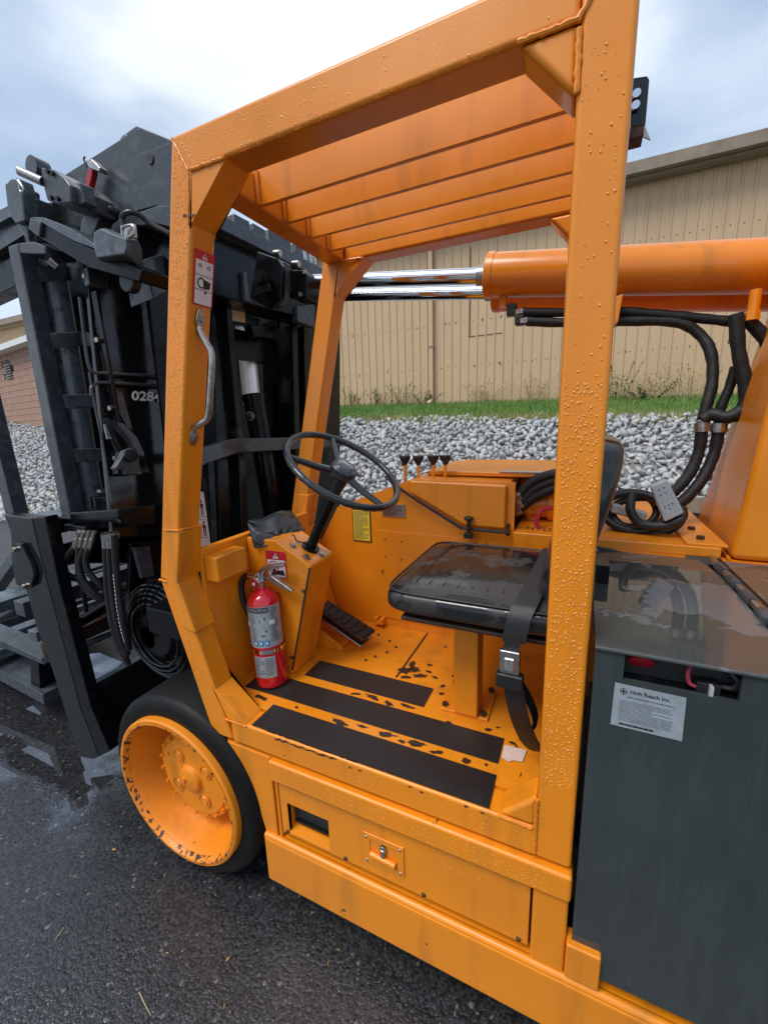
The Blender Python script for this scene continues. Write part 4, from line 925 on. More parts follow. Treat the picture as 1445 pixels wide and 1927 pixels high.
# label
Q = [(.085, .8025, 1.063), (.195, .8025, 1.061), (.197, .8025, .974), (.084, .8025, .974)]
lb = build('maker_plate', plate(Q, .0012), M_LABG, bc)
text_on('High Reach Inc.', Q, M_INK, lb, 'lettering', .235, .80, .085, .205, .0016, bold=.02)
mb = MB(); qcirc(mb, Q, .135, .155, .052, .073, .0016, inner=.84); qpoly(mb, Q, [(.135, .07), (.15, .155), (.135, .24), (.12, .155)], .0018); qpoly(mb, Q, [(.075, .155), (.135, .135), (.195, .155), (.135, .175)], .0018); build('compass_emblem', mb, M_INK, lb, smooth=False)
mb = MB(); fineprint(mb, Q, .2, .85, .25, .30, 1, .0016, .5, 2); fineprint(mb, Q, .1, .85, .36, .86, 12, .0016, .32, 3); build('print_lines', mb, M_INKG, lb, smooth=False, kind='stuff')
mb = MB(); fineprint(mb, Q, .12, .93, .90, .955, 1, .0016, .8, 9, gap=.08); build('footer_print', mb, M_INK, lb, smooth=False, kind='stuff')

# ---- rear deck, oil tank, pillar
mb = MB(); mb.box(-.03, .385, 1.44, 2.3, 1.135, 1.166); dk = build('rear_deck', mb, M_ORC, T, bevel=.004)
mb = MB(); mb.box(.30, .40, 1.445, 2.0, 1.166, 1.174); build('deck_strip', mb, M_ORC, T, bevel=.002)
for y in (1.50, 1.62, 1.8):
    mb = MB(); mb.cyl((.345, y, 1.174), (.345, y, 1.184), .011, n=6); build('bolt', mb, M_RUST, dk)
mb = MB(); mb.tube([(.05, 1.435, 1.14), (.14, 1.432, 1.128), (.20, 1.43, 1.124)], .006, 6); build('deck_seal', mb, M_RUB, T)
mb = MB(); mb.box(.12, .30, 1.43, 1.443, .9, 1.135); build('deck_front', mb, M_OR, T)
mb = MB(); mb.box(-.200, .02, 1.50, 1.78, 1.0, 1.150); tk = build('oil_tank', mb, M_ORC, T, bevel=.005)
mb = MB(); mb.box(-.175, -.145, 1.70, 1.75, 1.150, 1.166); build('tank_tab', mb, M_OR, tk, bevel=.002)
TQ = [(-.165, 1.60, 1.1505), (.01, 1.60, 1.1505), (.01, 1.545, 1.1505), (-.165, 1.545, 1.1505)]
text_on('HYD OIL', TQ, M_INK, tk, 'stencil', .02, .98, .05, .95, .0008)
# pump, fittings, hoses behind the box
mb = MB(); mb.cyl((-.19, 1.74, 1.215), (.05, 1.74, 1.215), .058, n=20); mb.cyl((-.175, 1.74, 1.215), (-.155, 1.74, 1.215), .070, n=20); mb.cyl((-.10, 1.74, 1.215), (-.08, 1.74, 1.215), .070, n=20); pu = build('hydraulic_pump', mb, M_ORC, T, bevel=.003)
for k in range(6):
    q = k*math.pi/3+.4; mb = MB(); mb.cyl((-.185, 1.74+.062*math.cos(q), 1.215+.062*math.sin(q)), (-.145, 1.74+.062*math.cos(q), 1.215+.062*math.sin(q)), .009, n=6); build('bolt', mb, M_ORC, pu)
mb = MB(); mb.cyl((-.245, 1.72, 1.225), (-.19, 1.72, 1.225), .020, n=6); mb.cyl((-.225, 1.72, 1.225), (-.21, 1.72, 1.225), .026, n=6); build('pipe_fitting', mb, M_STL, T)
for k, pts in enumerate(([(-0.206,1.66,1.25),(-0.16,1.66,1.307),(-0.086,1.64,1.342),(0.002,1.62,1.352)], [(-0.199,1.66,1.219),(-0.149,1.66,1.279),(-0.075,1.64,1.319),(0.004,1.62,1.324)], [(-0.205,1.66,1.197),(-0.157,1.66,1.242),(-0.074,1.64,1.293),(0.005,1.62,1.311)])):
    mb = MB(); mb.tube(pts, .019, 10); build('hydraulic_hose', mb, M_HOSE, T)
    a = V(pts[0]); mb = MB(); mb.cyl(a+V((-.02, 0, -.012)), a+V((.012, 0, .008)), .022, n=10); build('hose_fitting', mb, M_STL, T)
mb = MB(); mb.tube([(-0.075,1.62,1.223),(-0.117,1.6,1.211),(-0.128,1.58,1.169),(-0.104,1.58,1.136),(-0.063,1.6,1.119)], .0085, 8); build('red_cable', mb, M_HOSER, T)
# leaning orange mast anchor pillar
A = [V((.406, 1.44, 1.134)), V((.423, 1.93, 1.134))]; B = [V((.474, 1.44, 2.05)), V((.580, 1.93, 2.05))]
mb = MB(); mb.hexa([A[0], V((1.5, 1.44, 1.134)), V((1.5, 1.93, 1.134)), A[1], B[0], V((1.5, 1.44, 2.05)), V((1.5, 1.93, 2.05)), B[1]]); build('anchor_pillar', mb, M_OR, T, bevel=.02, seg=3)
weld([(.404, 1.44, 1.138), (.415, 1.7, 1.138), (.420, 1.93, 1.138)], .006)
mb = MB(); mb.box(.39, 1.6, 1.437, 2.4, .6, 1.131); build('rear_body', mb, M_OR, T)
# tilt cylinders
def tiltcyl(y, dx_, z_off):
    a = V((-.372+dx_, y, 2.095+z_off)); ax = V((1, 0, -.128)).normalized()
    mb = MB(); mb.rev([(0, .0), (0, .076), (.004, .081), (.030, .081), (.031, .078), (1.5, .078)], a, ax, 40); cy = build('tilt_cylinder', mb, M_ORD, T)
    mb = MB(); mb.cyl(a-ax*.86, a-ax*.001, .0295, n=28); build('cylinder_rod', mb, M_CHR, T)
    mb = MB(); mb.cyl(a-ax*.035+V((0, 0, 0)), a+V((0, 0, 0)), .036, n=28); build('gland', mb, M_STL, cy)
    return a, ax
a1, ax1 = tiltcyl(1.80, 0, 0)
a2, ax2 = tiltcyl(1.99, -.005, -.012)
mb = MB(); p = a1+ax1*.065; mb.cyl(p+V((0, 0, -.115)), p+V((0, 0, -.06)), .016, n=14); build('cylinder_port', mb, M_ORD, T)
p = V((-0.273,1.8,1.96)); mb = MB(); mb.box(p.x-.018, p.x+.018, 1.78, 1.82, p.z-.025, p.z+.02); build('elbow_fitting', mb, M_RUB, T, bevel=.006)
p = V((-0.244,1.8,1.916)); mb = MB(); mb.box(p.x-.015, p.x+.02, 1.78, 1.82, p.z-.018, p.z+.018); build('elbow_fitting', mb, M_RUB, T, bevel=.006)
for pts, r in (([(-0.239,1.8,1.946),(-0.088,1.8,1.925),(0.095,1.8,1.905),(0.232,1.8,1.877),(0.353,1.8,1.849),(0.432,1.8,1.83)], .018), ([(-0.219,1.8,1.911),(-0.086,1.8,1.89),(0.097,1.8,1.873),(0.265,1.8,1.85),(0.336,1.8,1.805),(0.372,1.78,1.737),(0.381,1.76,1.642),(0.367,1.74,1.557),(0.364,1.74,1.523)], .019),
               ([(0.36,1.72,1.506),(0.36,1.72,1.419),(0.335,1.7,1.341),(0.285,1.66,1.282),(0.236,1.64,1.256)], .020), ([(0.405,1.72,1.505),(0.403,1.72,1.419),(0.376,1.7,1.333),(0.328,1.66,1.269),(0.286,1.64,1.238)], .020),
               ([(0.405,1.7,1.838),(0.424,1.7,1.73),(0.451,1.7,1.634),(0.457,1.7,1.561),(0.421,1.7,1.53),(0.383,1.72,1.54),(0.36,1.72,1.523)], .022), ([(0.438,1.72,1.823),(0.491,1.72,1.757),(0.516,1.72,1.678),(0.499,1.72,1.608),(0.485,1.72,1.544),(0.448,1.72,1.512)], .020),
               ([(0.438,1.76,1.688),(0.428,1.76,1.622),(0.412,1.76,1.556),(0.413,1.76,1.504)], .017)):
    mb = MB(); mb.tube(pts, r, 12, rf=lambda i, m, r=r: r*(.90+.04*math.sin(i*1.9)+.03*math.sin(i*.7))); build('hydraulic_hose', mb, M_HOSE, T)
for pts in ([(0.359,1.72,1.515),(0.361,1.72,1.486)], [(0.406,1.72,1.512),(0.406,1.72,1.483)], [(-0.246,1.8,1.954),(-0.245,1.8,1.937)], [(-0.229,1.8,1.92),(-0.228,1.8,1.903)]):
    a, b2 = V(pts[0]), V(pts[1])
    mb = MB(); mb.cyl(a, b2, .0225, n=14); build('hose_clamp', mb, M_STL, T)
p = V((0.446,1.7,1.87)); mb = MB(); mb.cyl(p+V((0, 0, -.03)), p+V((0, 0, .03)), .015, n=14); mb.cyl(p+V((0, 0, -.055)), p+V((0, 0, -.03)), .019, n=6); build('port_fitting', mb, M_ORC, T)
mb = MB(); a = [(0.077,1.74,1.942),(0.099,1.74,1.949),(0.091,1.74,1.861),(0.072,1.74,1.851)]; mb.prism(a, (0, .10, 0)); build('hose_bracket', mb, M_OR, T, bevel=.002)
# battery connector and coiled corrugated cable lying on the deck
PC = V((0.172,1.58,1.209))
def ring(c, rx, rz, tiltv, r, name='corrugated_cable', a0=0, a1=2*math.pi, rf=None, close=True):
    n = 130; P = []
    for k in range(n): q = a0+(a1-a0)*k/(n if close else n-1); P.append(V(c)+V((rx*math.cos(q), tiltv[0]*math.cos(q)+tiltv[1]*math.sin(q), rz*math.sin(q))))
    mb = MB(); mb.tube(P, r, 10, closed=close, smooth=False, rf=lambda i, m: r*(1+.10*(i % 2))); return build(name, mb, M_RUB, T)
for c_, rx, rz, r in (((0.176,1.6,1.229), .092, .055, .013), ((0.214,1.62,1.216), .10, .050, .013), ((0.17,1.66,1.224), .080, .052, .012)):
    ring(c_, rx, rz, (0.0, .05), r)
mb = MB(); mb.tube([(0.162,1.55,1.298),(0.159,1.53,1.246),(0.19,1.53,1.204),(0.254,1.52,1.203),(0.295,1.52,1.231),(0.3,1.55,1.254)], .0145, 10); build('corrugated_cable', mb, M_RUB, T)
CQ = [(0.204,1.5,1.335),(0.244,1.5,1.353),(0.297,1.5,1.257),(0.243,1.5,1.227)]
CQ = [(0.203,1.5,1.329),(0.245,1.5,1.353),(0.298,1.5,1.251),(0.25,1.5,1.219)]
mb = MB(); mb.prism(CQ, (0, .035, 0)); cn = build('battery_connector', mb, M_CON, T, bevel=.005)
mb = MB()
for (u, v) in ((.3, .15), (.6, .15), (.3, .3), (.6, .3), (.25, .62), (.45, .62), (.65, .62), (.45, .72)): qrect(mb, CQ, u, u+.08, v, v+.03, .0012)
build('connector_contacts', mb, M_INK, cn, smooth=False, kind='stuff')
mb = MB(); qline(mb, CQ, [(.02, .48), (.98, .48)], .003, .0012); qline(mb, CQ, [(.15, .38), (.85, .38), (.85, .45), (.15, .45), (.15, .38)], .002, .0012); build('connector_seam', mb, M_INKG, cn, smooth=False, kind='stuff')
mb = MB(); mb.beam((0.109,1.6,1.238), (0.212,1.6,1.213), .04, .03); build('grey_cable_end', mb, M_CON, T, bevel=.006)
# rear grey lid seen under the hoses
mb = MB(); mb.box(.15, .56, 1.98, 2.35, 1.10, 1.16); build('far_cover', mb, M_LID, T, bevel=.004)
# work light bracket at the rear of the roof
a = [(0.044,1.02,2.146),(0.068,1.02,2.142),(0.072,1.02,2.135),(0.072,1.02,2.065),(0.048,1.02,2.069)]
mb = MB(); mb.prism(a, (0, .045, 0)); wl = build('light_bracket', mb, M_BLKW, T, bevel=.002)
for p in [(0.053,1.018,2.116),(0.053,1.018,2.098)]:
    mb = MB(); mb.cyl(p, (p[0], p[1]-.006, p[2]), .007, n=12); build('bolt', mb, M_CHR, wl)
mb = MB(); mb.prism([(0.048,1.021,2.069),(0.07,1.021,2.067),(0.07,1.021,2.051),(0.048,1.021,2.051)], (0, .04, 0)); build('lamp_lens', mb, M_RUST, wl)
mb = MB(); mb.prism([(0.07,1.021,2.067),(0.082,1.021,2.04),(0.07,1.021,2.048)], (0, .004, 0)); build('torn_tape', mb, M_CON, wl)

# ================================================================ MAST (part of the forklift), tilted a little forward
tl = V((-.1044, 0, .9945)); tn_ = V((.9945, 0, .1044))      # mast up / mast rear normal
def mslab(name, pts, th=.02, mat=M_BLK, bevel=.003, parent=T):
    mb = MB(); mb.prism(pts, -tn_*th); return build(name, mb, mat, parent, bevel=bevel)
def yslab(name, pts, th=.02, mat=M_BLK, bevel=.003, parent=T):
    mb = MB(); mb.prism(pts, (0, th, 0)); return build(name, mb, mat, parent, bevel=bevel)
# outer channels seen through the cab, from near to far
mslab('mast_channel', [(-1.532,1.206,2.211),(-1.536,1.339,2.25),(-1.392,1.13,0.876),(-1.394,1.078,0.897)], .02, M_BLK, .004)
mslab('mast_channel', [(-1.589,1.588,2.272),(-1.589,1.686,2.278),(-1.423,1.416,0.7),(-1.429,1.287,0.755)], .10, M_BLK, .006)
mslab('mast_channel', [(-1.544,1.618,2.229),(-1.544,1.657,2.228),(-1.468,1.567,1.503),(-1.384,1.43,0.7),(-1.386,1.378,0.722),(-1.468,1.529,1.504)], .16, M_BLK, .006)
mslab('mast_channel', [(-1.797,1.587,2.353),(-1.799,1.802,2.369),(-1.618,1.458,0.65),(-1.63,1.198,0.76)], .04, M_BLK, .003)
mslab('mast_channel', [(-1.677,2.158,2.165),(-1.678,2.214,2.17),(-1.514,1.904,0.611),(-1.517,1.83,0.638)], .12, M_BLK, .004)
mslab('mast_channel', [(-1.531,2.106,2.109),(-1.532,2.157,2.113),(-1.379,1.829,0.659),(-1.381,1.783,0.676)], .12, M_BLK, .005)
mslab('mast_channel', [(-1.533,2.223,2.125),(-1.533,2.301,2.126),(-1.374,1.956,0.611),(-1.377,1.877,0.641)], .12, M_BLK, .005)
mslab('mast_back_plate', [(-1.983,1.792,2.698),(-1.994,3.489,2.802),(-1.718,2.749,0.167),(-1.778,1.316,0.741)], .02, M_BLK)
mslab('cross_plate', [(-1.645,1.696,2.044),(-1.645,2.155,2.043),(-1.629,2.106,1.892),(-1.629,1.708,1.893)], .03, M_BLK)
mslab('inner_rail', [(-1.519,1.409,1.417),(-1.518,1.488,1.41),(-1.456,1.389,0.815),(-1.459,1.299,0.849)], .03, M_GRS, .003)
M_ROD = basic('satin_chrome', (.85, .84, .82), .42, .6)
# lift cylinder: chrome rod over black barrel
a, b2 = V((-1.719,1.934,1.99)), V((-1.69,1.889,1.714))
up_ = tl
mb = MB(); mb.cyl(a+up_*.1, b2-up_*.05, .048, n=28); build('lift_rod', mb, M_ROD, T)
c0 = V((-1.651,1.871,1.72)); mb = MB(); mb.cyl(c0, c0-up_*1.2, .062, n=28); mb.cyl(c0-up_*.01, c0-up_*.035, .066, n=28); lc = build('lift_cylinder', mb, M_BLK, T)
p = V((-1.568,1.719,1.6)); mb = MB(); mb.cyl(p, p+tn_*.03, .017, n=14); mb.cyl(p, p+tn_*.012, .024, n=14); build('cylinder_plug', mb, M_GRS, lc)
p = V((-1.612,1.958,1.545)); mb = MB(); mb.cyl(p, p-tn_*.05, .045, n=24); mb.cyl(p+tn_*.01, p, .02, n=16); build('mast_roller', mb, M_BLK, T)
# upper cross beam
cbm = mslab('cross_beam', [(-1.503,1.558,2.407),(-1.504,2.326,2.418),(-1.475,2.252,2.147),(-1.474,1.942,2.136),(-1.473,1.699,2.121),(-1.472,1.461,2.111)], .14, M_BLK, .004)
mslab('beam_lip', [(-1.456,1.557,2.44),(-1.458,2.387,2.457),(-1.451,2.277,2.391),(-1.449,1.511,2.376)], .10, M_GRS, .003)
for pts in ([(-1.782,1.995,2.683),(-1.782,2.119,2.688),(-1.765,2.077,2.524),(-1.761,1.944,2.481)], [(-1.783,2.146,2.692),(-1.783,2.255,2.692),(-1.767,2.216,2.54),(-1.763,2.097,2.503)], [(-1.838,2.352,2.743),(-1.839,2.585,2.756),(-1.821,2.54,2.585),(-1.814,2.292,2.512)], [(-1.84,2.634,2.762),(-1.839,2.847,2.753),(-1.822,2.803,2.591),(-1.815,2.571,2.528)]):
    mslab('mast_head_block', pts, .06, M_GRS, .006)
for p in [(-1.49,2.217,2.481),(-1.491,2.275,2.482),(-1.491,2.315,2.488)]:
    p = V(p); mb = MB(); mb.cyl(p-tl*.02, p+tl*.03, .014, n=10); build('hydraulic_fitting', mb, M_STL, T)
# clevis for the tilt rods
cv = a1-ax1*.86
yslab('clevis_plate', [(-1.336,1.62,2.298),(-1.231,1.62,2.251),(-1.211,1.62,2.218),(-1.231,1.62,2.084),(-1.301,1.62,2.061),(-1.401,1.62,2.119)], .03, M_BLK, .004)
yslab('clevis_plate', [(-1.256,1.66,2.263),(-1.228,1.66,2.25),(-1.231,1.66,2.137),(-1.281,1.66,2.085),(-1.318,1.66,2.076)], .05, M_GRS, .003)
yslab('clevis_block', [(-1.255,1.7,2.234),(-1.15,1.7,2.214),(-1.14,1.7,2.193),(-1.151,1.7,2.102),(-1.189,1.7,2.101),(-1.207,1.7,2.119),(-1.272,1.7,2.128)], .16, M_BLK, .004)
for p in [(-1.142,1.695,2.203),(-1.172,1.695,2.117)]:
    mb = MB(); mb.cyl(p, (p[0], p[1]-.012, p[2]), .009, n=10); build('bolt', mb, M_ZINC, T)
p = V((-1.292,1.6,2.172)); mb = MB(); mb.cyl(p, p+V((0, -.035, 0)), .032, n=20); mb.cyl(p+V((0, -.035, 0)), p+V((0, -.042, 0)), .022, n=20); pb = build('pivot_pin', mb, M_BLK, T)
mb = MB(); mb.beam(p+V((-.05, -.03, -.06)), p+V((.05, -.03, -.045)), .012, .03); build('pin_keeper', mb, M_BLK, pb, bevel=.002)
for p in [(-1.243,1.62,2.273),(-1.193,1.68,2.241)]:
    mb = MB(); mb.cyl(p, (p[0]+.03, p[1], p[2]-.004), .014, n=10); build('grease_fitting', mb, M_STL, T)
mslab('side_bracket', [(-1.467,1.669,2.253),(-1.467,1.69,2.257),(-1.453,1.684,2.122),(-1.452,1.648,2.119)], .03, M_GRS, .003)
# lamp / hanger under the beam
mslab('hanger_bracket', [(-1.592,1.797,2.111),(-1.591,1.908,2.107),(-1.588,1.89,2.072),(-1.585,1.687,2.05),(-1.586,1.683,2.061),(-1.587,1.787,2.071)], .06, M_BLK, .004)
mslab('hanger_bracket', [(-1.566,1.8,2.058),(-1.57,2.01,2.091),(-1.562,1.955,2.015),(-1.56,1.81,2.003)], .05, M_BLK, .004)
Q = [(-1.587,1.682,2.119),(-1.588,1.792,2.125),(-1.582,1.78,2.064),(-1.581,1.677,2.057)]
mslab('amber_reflector', Q, .004, basic('tan_reflector', (.62, .46, .25), .25, coat=.5), .001)
mslab('lower_gusset', [(-1.46,2.068,2.187),(-1.465,2.247,2.237),(-1.451,2.21,2.101),(-1.451,2.046,2.105)], .04, M_GRS, .004)
# bumper bar across the mast
mb = MB(); Pp = [(-1.241,1.055,1.435),(-1.242,1.1,1.45),(-1.245,1.268,1.477),(-1.243,1.867,1.456),(-1.243,2.084,1.456)]
Pq = [V(p) for p in Pp]
for a, b2 in zip(Pq[:-1], Pq[1:]):
    pass
vs = []
for p in Pq: vs += [p+tl*.025+tn_*.02, p+tl*.025-tn_*.05, p-tl*.03-tn_*.05, p-tl*.03+tn_*.02]
n = len(Pq); mb.add(vs, [(3, 2, 1, 0)]+[tuple(4*n-4+k for k in range(4))]+[(i*4+k, i*4+(k+1) % 4, i*4+4+(k+1) % 4, i*4+4+k) for i in range(n-1) for k in range(4)])
build('bumper_bar', mb, M_GRS, T, bevel=.003)
# white pictogram sticker behind the pillar
Q = [(-1.387,1.176,1.303),(-1.386,1.218,1.292),(-1.362,1.2,1.062),(-1.363,1.152,1.08)]
Q = [tuple(V(p)) for p in Q]; sb = mslab('sticker_carrier', [(-1.397,1.152,1.357),(-1.395,1.248,1.344),(-1.358,1.206,0.993),(-1.363,1.073,1.036)], .02, M_BLK)
ps = build('pictogram_sticker', plate(Q), M_WHT, T, bevel=.0005)
mb = MB(); mr = MB()
for c in (.30, .68):
    qcirc(mb, Q, .55, c-.13, .10, .03, .0016, n=10); qrect(mb, Q, .40, .72, c-.09, c-.02, .0016); qrect(mb, Q, .42, .52, c-.02, c+.12, .0016); qrect(mb, Q, .60, .70, c-.02, c+.12, .0016); qrect(mb, Q, .1, .95, c+.14, c+.15, .0016)
    qline(mb, Q, [(.40, c-.08), (.18, c-.0)], .006, .0016); qline(mb, Q, [(.72, c-.08), (.95, c)], .006, .0016)
    qline(mr, Q, [(.15, c-.10), (.95, c+.06)], .006, .0022); qline(mr, Q, [(.95, c-.10), (.15, c+.06)], .006, .0022)
qrect(mb, Q, .0, 1, .495, .503, .0016)
build('pictogram', mb, M_INK, ps, smooth=False); build('red_cross', mr, M_REDI, ps, smooth=False)

# near side of the mast: ladder column, brackets, number plate panel
lad = [V((-1.887,0.99,2.212)), V((-1.887,0.99,1.21))]
mb = MB(); d = (lad[1]-lad[0]); mb.beam(lad[0], lad[1], .066, .060, (0, 1, 0)); build('ladder_column', mb, M_GRS, T, bevel=.006)
for (p, q, r) in (((-1.764,0.96,2.097), (-1.861,1.12,2.161), (-1.608,1.036,2.076)), ((-1.759,0.96,1.876), (-1.852,1.12,1.918), (-1.586,1.027,1.864)), ((-1.752,0.96,1.66), (-1.791,1.12,1.672), (-1.561,1.015,1.626)), ((-1.748,0.96,1.459), (-1.816,1.12,1.452), (-1.542,0.991,1.45))):
    mb = MB(); P = [V(p), V(q), V(r)]; vs = []
    for p_ in P: vs += [p_+tl*.026, p_+V((-.01, .012, 0))+tl*.026, p_+V((-.01, .012, 0))-tl*.026, p_-tl*.026]
    mb.add(vs, [(3, 2, 1, 0), (8, 9, 10, 11)]+[(i*4+k, i*4+(k+1) % 4, i*4+4+(k+1) % 4, i*4+4+k) for i in range(2) for k in range(4)])
    rg = build('ladder_bracket', mb, M_RNG, T, bevel=.003)
    mb = MB(); e_ = V(r)+V((.012, -.01, 0))-(V(r)-V(q)).normalized()*.02; mb.cyl(e_+V((0, .012, 0)), e_+V((.004, -.012, 0)), .009, n=8); build('bolt', mb, M_ZINC, rg)
c0, c1 = V((-1.887,1.08,2.195)), V((-1.907,1.08,1.154))
mb = MB(); mb.cyl(c0+(c0-c1)*.04, c1, .048, n=28); build('side_lift_cylinder', mb, M_RNG, T)
np_ = mslab('number_panel', [(-1.637,1.054,2.161),(-1.65,1.457,2.287),(-1.524,1.224,1.089),(-1.533,0.918,1.17)], .02, M_BLKW, .003)
mslab('back_panel', [(-2.098,1.126,2.362),(-2.124,1.893,2.611),(-1.934,1.598,0.796),(-1.953,1.028,0.981)], .02, M_BLK)
for pts, r in (([(-1.59,0.981,1.999),(-1.571,0.96,1.822),(-1.566,0.959,1.769),(-1.564,0.969,1.752),(-1.564,1.013,1.752),(-1.565,1.284,1.763)], .006), ([(-1.555,0.942,1.67),(-1.558,0.949,1.697),(-1.56,0.967,1.712),(-1.561,1.015,1.719),(-1.561,1.275,1.724)], .006), ([(-1.564,0.954,1.751),(-1.551,0.946,1.624),(-1.535,0.941,1.477),(-1.516,0.925,1.298)], .004)):
    mb = MB(); mb.tube(pts, r, 8); build('hydraulic_pipe', mb, M_GRS, T)
mslab('panel_flange', [(-1.584,1.037,2.037),(-1.584,1.047,2.039),(-1.535,1.022,1.568),(-1.535,1.01,1.568)], .03, M_BLK, .002)
NQ = [(-1.583,1.11,1.697),(-1.583,1.248,1.698),(-1.579,1.238,1.657),(-1.579,1.101,1.661)]
text_on('0284', NQ, M_WHT, T, 'fleet_number', 0, .92, 0, 1, .004, bold=.03)
text_on('9', NQ, M_WHT, T, 'fleet_number', .96, 1.18, .02, 1.02, .004, bold=.03)
Q = [(-1.515,0.944,1.571),(-1.515,0.986,1.574),(-1.51,0.984,1.521),(-1.51,0.942,1.521)]
mb = MB(); mb.prism(Q, -tn_*.003); dpl = build('data_plate', mb, M_LABG, T); mb = MB(); fineprint(mb, Q, .08, .92, .1, .9, 8, .0015, .4, 12); build('print_lines', mb, M_INKG, dpl, smooth=False, kind='stuff')
# curved chain guard (sickle shaped) and its pulley plate
G = [(-1.497,0.948,1.594),(-1.496,0.983,1.582),(-1.492,1.026,1.544),(-1.486,1.053,1.484),(-1.478,1.062,1.412),(-1.476,1.062,1.387),(-1.477,0.94,1.399),(-1.485,0.969,1.475),(-1.492,0.956,1.546)]
mslab('chain_guard', G, .035, M_BLK, .003)
G = [(-1.455,0.955,1.574),(-1.455,0.974,1.574),(-1.45,1.014,1.524),(-1.444,1.029,1.466),(-1.442,1.025,1.451),(-1.443,1.005,1.457),(-1.449,0.988,1.518)]
mslab('guard_rim', G, .01, M_GRS, .003)
G = [(-1.45,0.917,1.424),(-1.453,0.945,1.454),(-1.456,0.967,1.482),(-1.456,0.996,1.49),(-1.454,1.015,1.467),(-1.449,1.007,1.418),(-1.446,1.009,1.389),(-1.447,0.954,1.396),(-1.449,0.948,1.421),(-1.448,0.923,1.412)]
mslab('guard_bracket', G, .03, M_GRS, .004)
mb = MB(); p = V((-1.448,0.972,1.46)); mb.cyl(p, p+tn_*.012, .022, n=16); build('guard_pin', mb, M_BLK, T)
mslab('rear_rib', [(-1.558,1.036,1.694),(-1.557,1.057,1.688),(-1.543,1.066,1.551),(-1.544,1.047,1.558),(-1.55,1.028,1.616)], .02, M_GRS, .002)

# mast head on the near side
yslab('head_plate', [(-1.793,1.12,2.475),(-1.359,1.12,2.509),(-1.225,1.12,2.438),(-1.276,1.12,2.182),(-1.464,1.12,2.251),(-1.494,1.12,2.199),(-1.601,1.12,2.244),(-1.716,1.12,2.281),(-1.809,1.12,2.321)], .04, M_GRS, .004)
hp = yslab('head_plate_front', [(-1.41,1.1,2.421),(-1.185,1.1,2.417),(-1.223,1.1,2.225),(-1.3,1.1,2.263),(-1.414,1.1,2.269)], .02, M_GRS, .003)
mb = MB(); p = V((-1.302,1.098,2.393)); mb.cyl(p, p+V((0, -.002, 0)), .014, n=18); build('lifting_hole', mb, M_INK, hp)
mslab('boss_plate', [(-1.789,1.408,2.755),(-1.796,1.476,2.823),(-1.795,1.512,2.81),(-1.785,1.49,2.717),(-1.784,1.442,2.702),(-1.784,1.405,2.703)], .05, M_GRS, .01)
mslab('head_top_bar', [(-1.742,1.436,2.783),(-1.745,1.618,2.813),(-1.739,1.631,2.751),(-1.735,1.454,2.718)], .08, M_GRS, .008)
yslab('roller_guard', [(-1.335,1.05,2.233),(-1.231,1.05,2.231),(-1.163,1.05,2.214),(-1.175,1.05,2.153),(-1.265,1.05,2.186),(-1.334,1.05,2.193)], .10, M_GRS, .005)
yslab('guard_curve', [(-1.631,1.04,2.223),(-1.607,1.04,2.264),(-1.542,1.04,2.282),(-1.448,1.04,2.275),(-1.449,1.04,2.26),(-1.512,1.04,2.245),(-1.552,1.04,2.208),(-1.576,1.04,2.186),(-1.604,1.04,2.191)], .05, M_GRS, .006)
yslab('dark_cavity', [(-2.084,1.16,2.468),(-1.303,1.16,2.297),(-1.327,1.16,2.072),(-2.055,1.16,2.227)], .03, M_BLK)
yslab('hinge_block', [(-1.592,0.93,2.367),(-1.53,0.93,2.345),(-1.485,0.93,2.314),(-1.461,0.93,2.286),(-1.472,0.93,2.242),(-1.538,0.93,2.254),(-1.59,0.93,2.274),(-1.597,0.93,2.322)], .14, M_GRS, .005)
for p in [(-1.554,0.929,2.344),(-1.532,0.929,2.333),(-1.559,0.929,2.273),(-1.528,0.929,2.263)]:
    mb = MB(); mb.cyl(p, (p[0], p[1]-.006, p[2]), .007, n=8); build('bolt', mb, M_BLK, T)
for a, b2, r in (((-1.653,0.9,2.357), (-1.595,0.93,2.327), .013), ((-1.519,0.95,2.305), (-1.493,0.97,2.289), .012)):
    mb = MB(); mb.cyl(a, b2, r, n=16); build('pivot_pin', mb, M_CHR if r > .02 else M_STL, T)
for c_, r in (((-1.87,1.06,2.497), .035), ((-2.028,1.07,2.446), .05)):
    mb = MB(); mb.cyl(V(c_), V(c_)+V((0, .05, 0)), r, n=28); build('pulley', mb, M_GRS, T)
yslab('head_arm', [(-1.941,1.0,2.432),(-1.856,1.0,2.432),(-1.847,1.0,2.385),(-1.861,1.0,2.296),(-1.917,1.0,2.299),(-1.957,1.0,2.342)], .05, M_GRS, .006)
yslab('head_arm', [(-1.924,1.02,2.445),(-1.86,1.02,2.41),(-1.888,1.02,2.301),(-1.897,1.02,2.241),(-1.951,1.02,2.304)], .05, M_GRS, .006)
yslab('head_arm', [(-1.91,1.04,2.392),(-1.843,1.04,2.384),(-1.894,1.04,2.247),(-1.955,1.04,2.238),(-1.926,1.04,2.351)], .06, M_GRS, .008)
yslab('pin_lug', [(-1.491,0.95,2.305),(-1.444,0.95,2.299),(-1.434,0.95,2.242),(-1.461,0.95,2.241),(-1.482,0.95,2.264)], .04, M_GRS, .004)
mb = MB(); mb.tube([(-1.742,0.94,2.37),(-1.725,0.94,2.348),(-1.725,0.94,2.333),(-1.741,0.94,2.339),(-1.74,0.94,2.358)], .0035, 6, closed=True); build('lynch_pin', mb, M_STL, T)
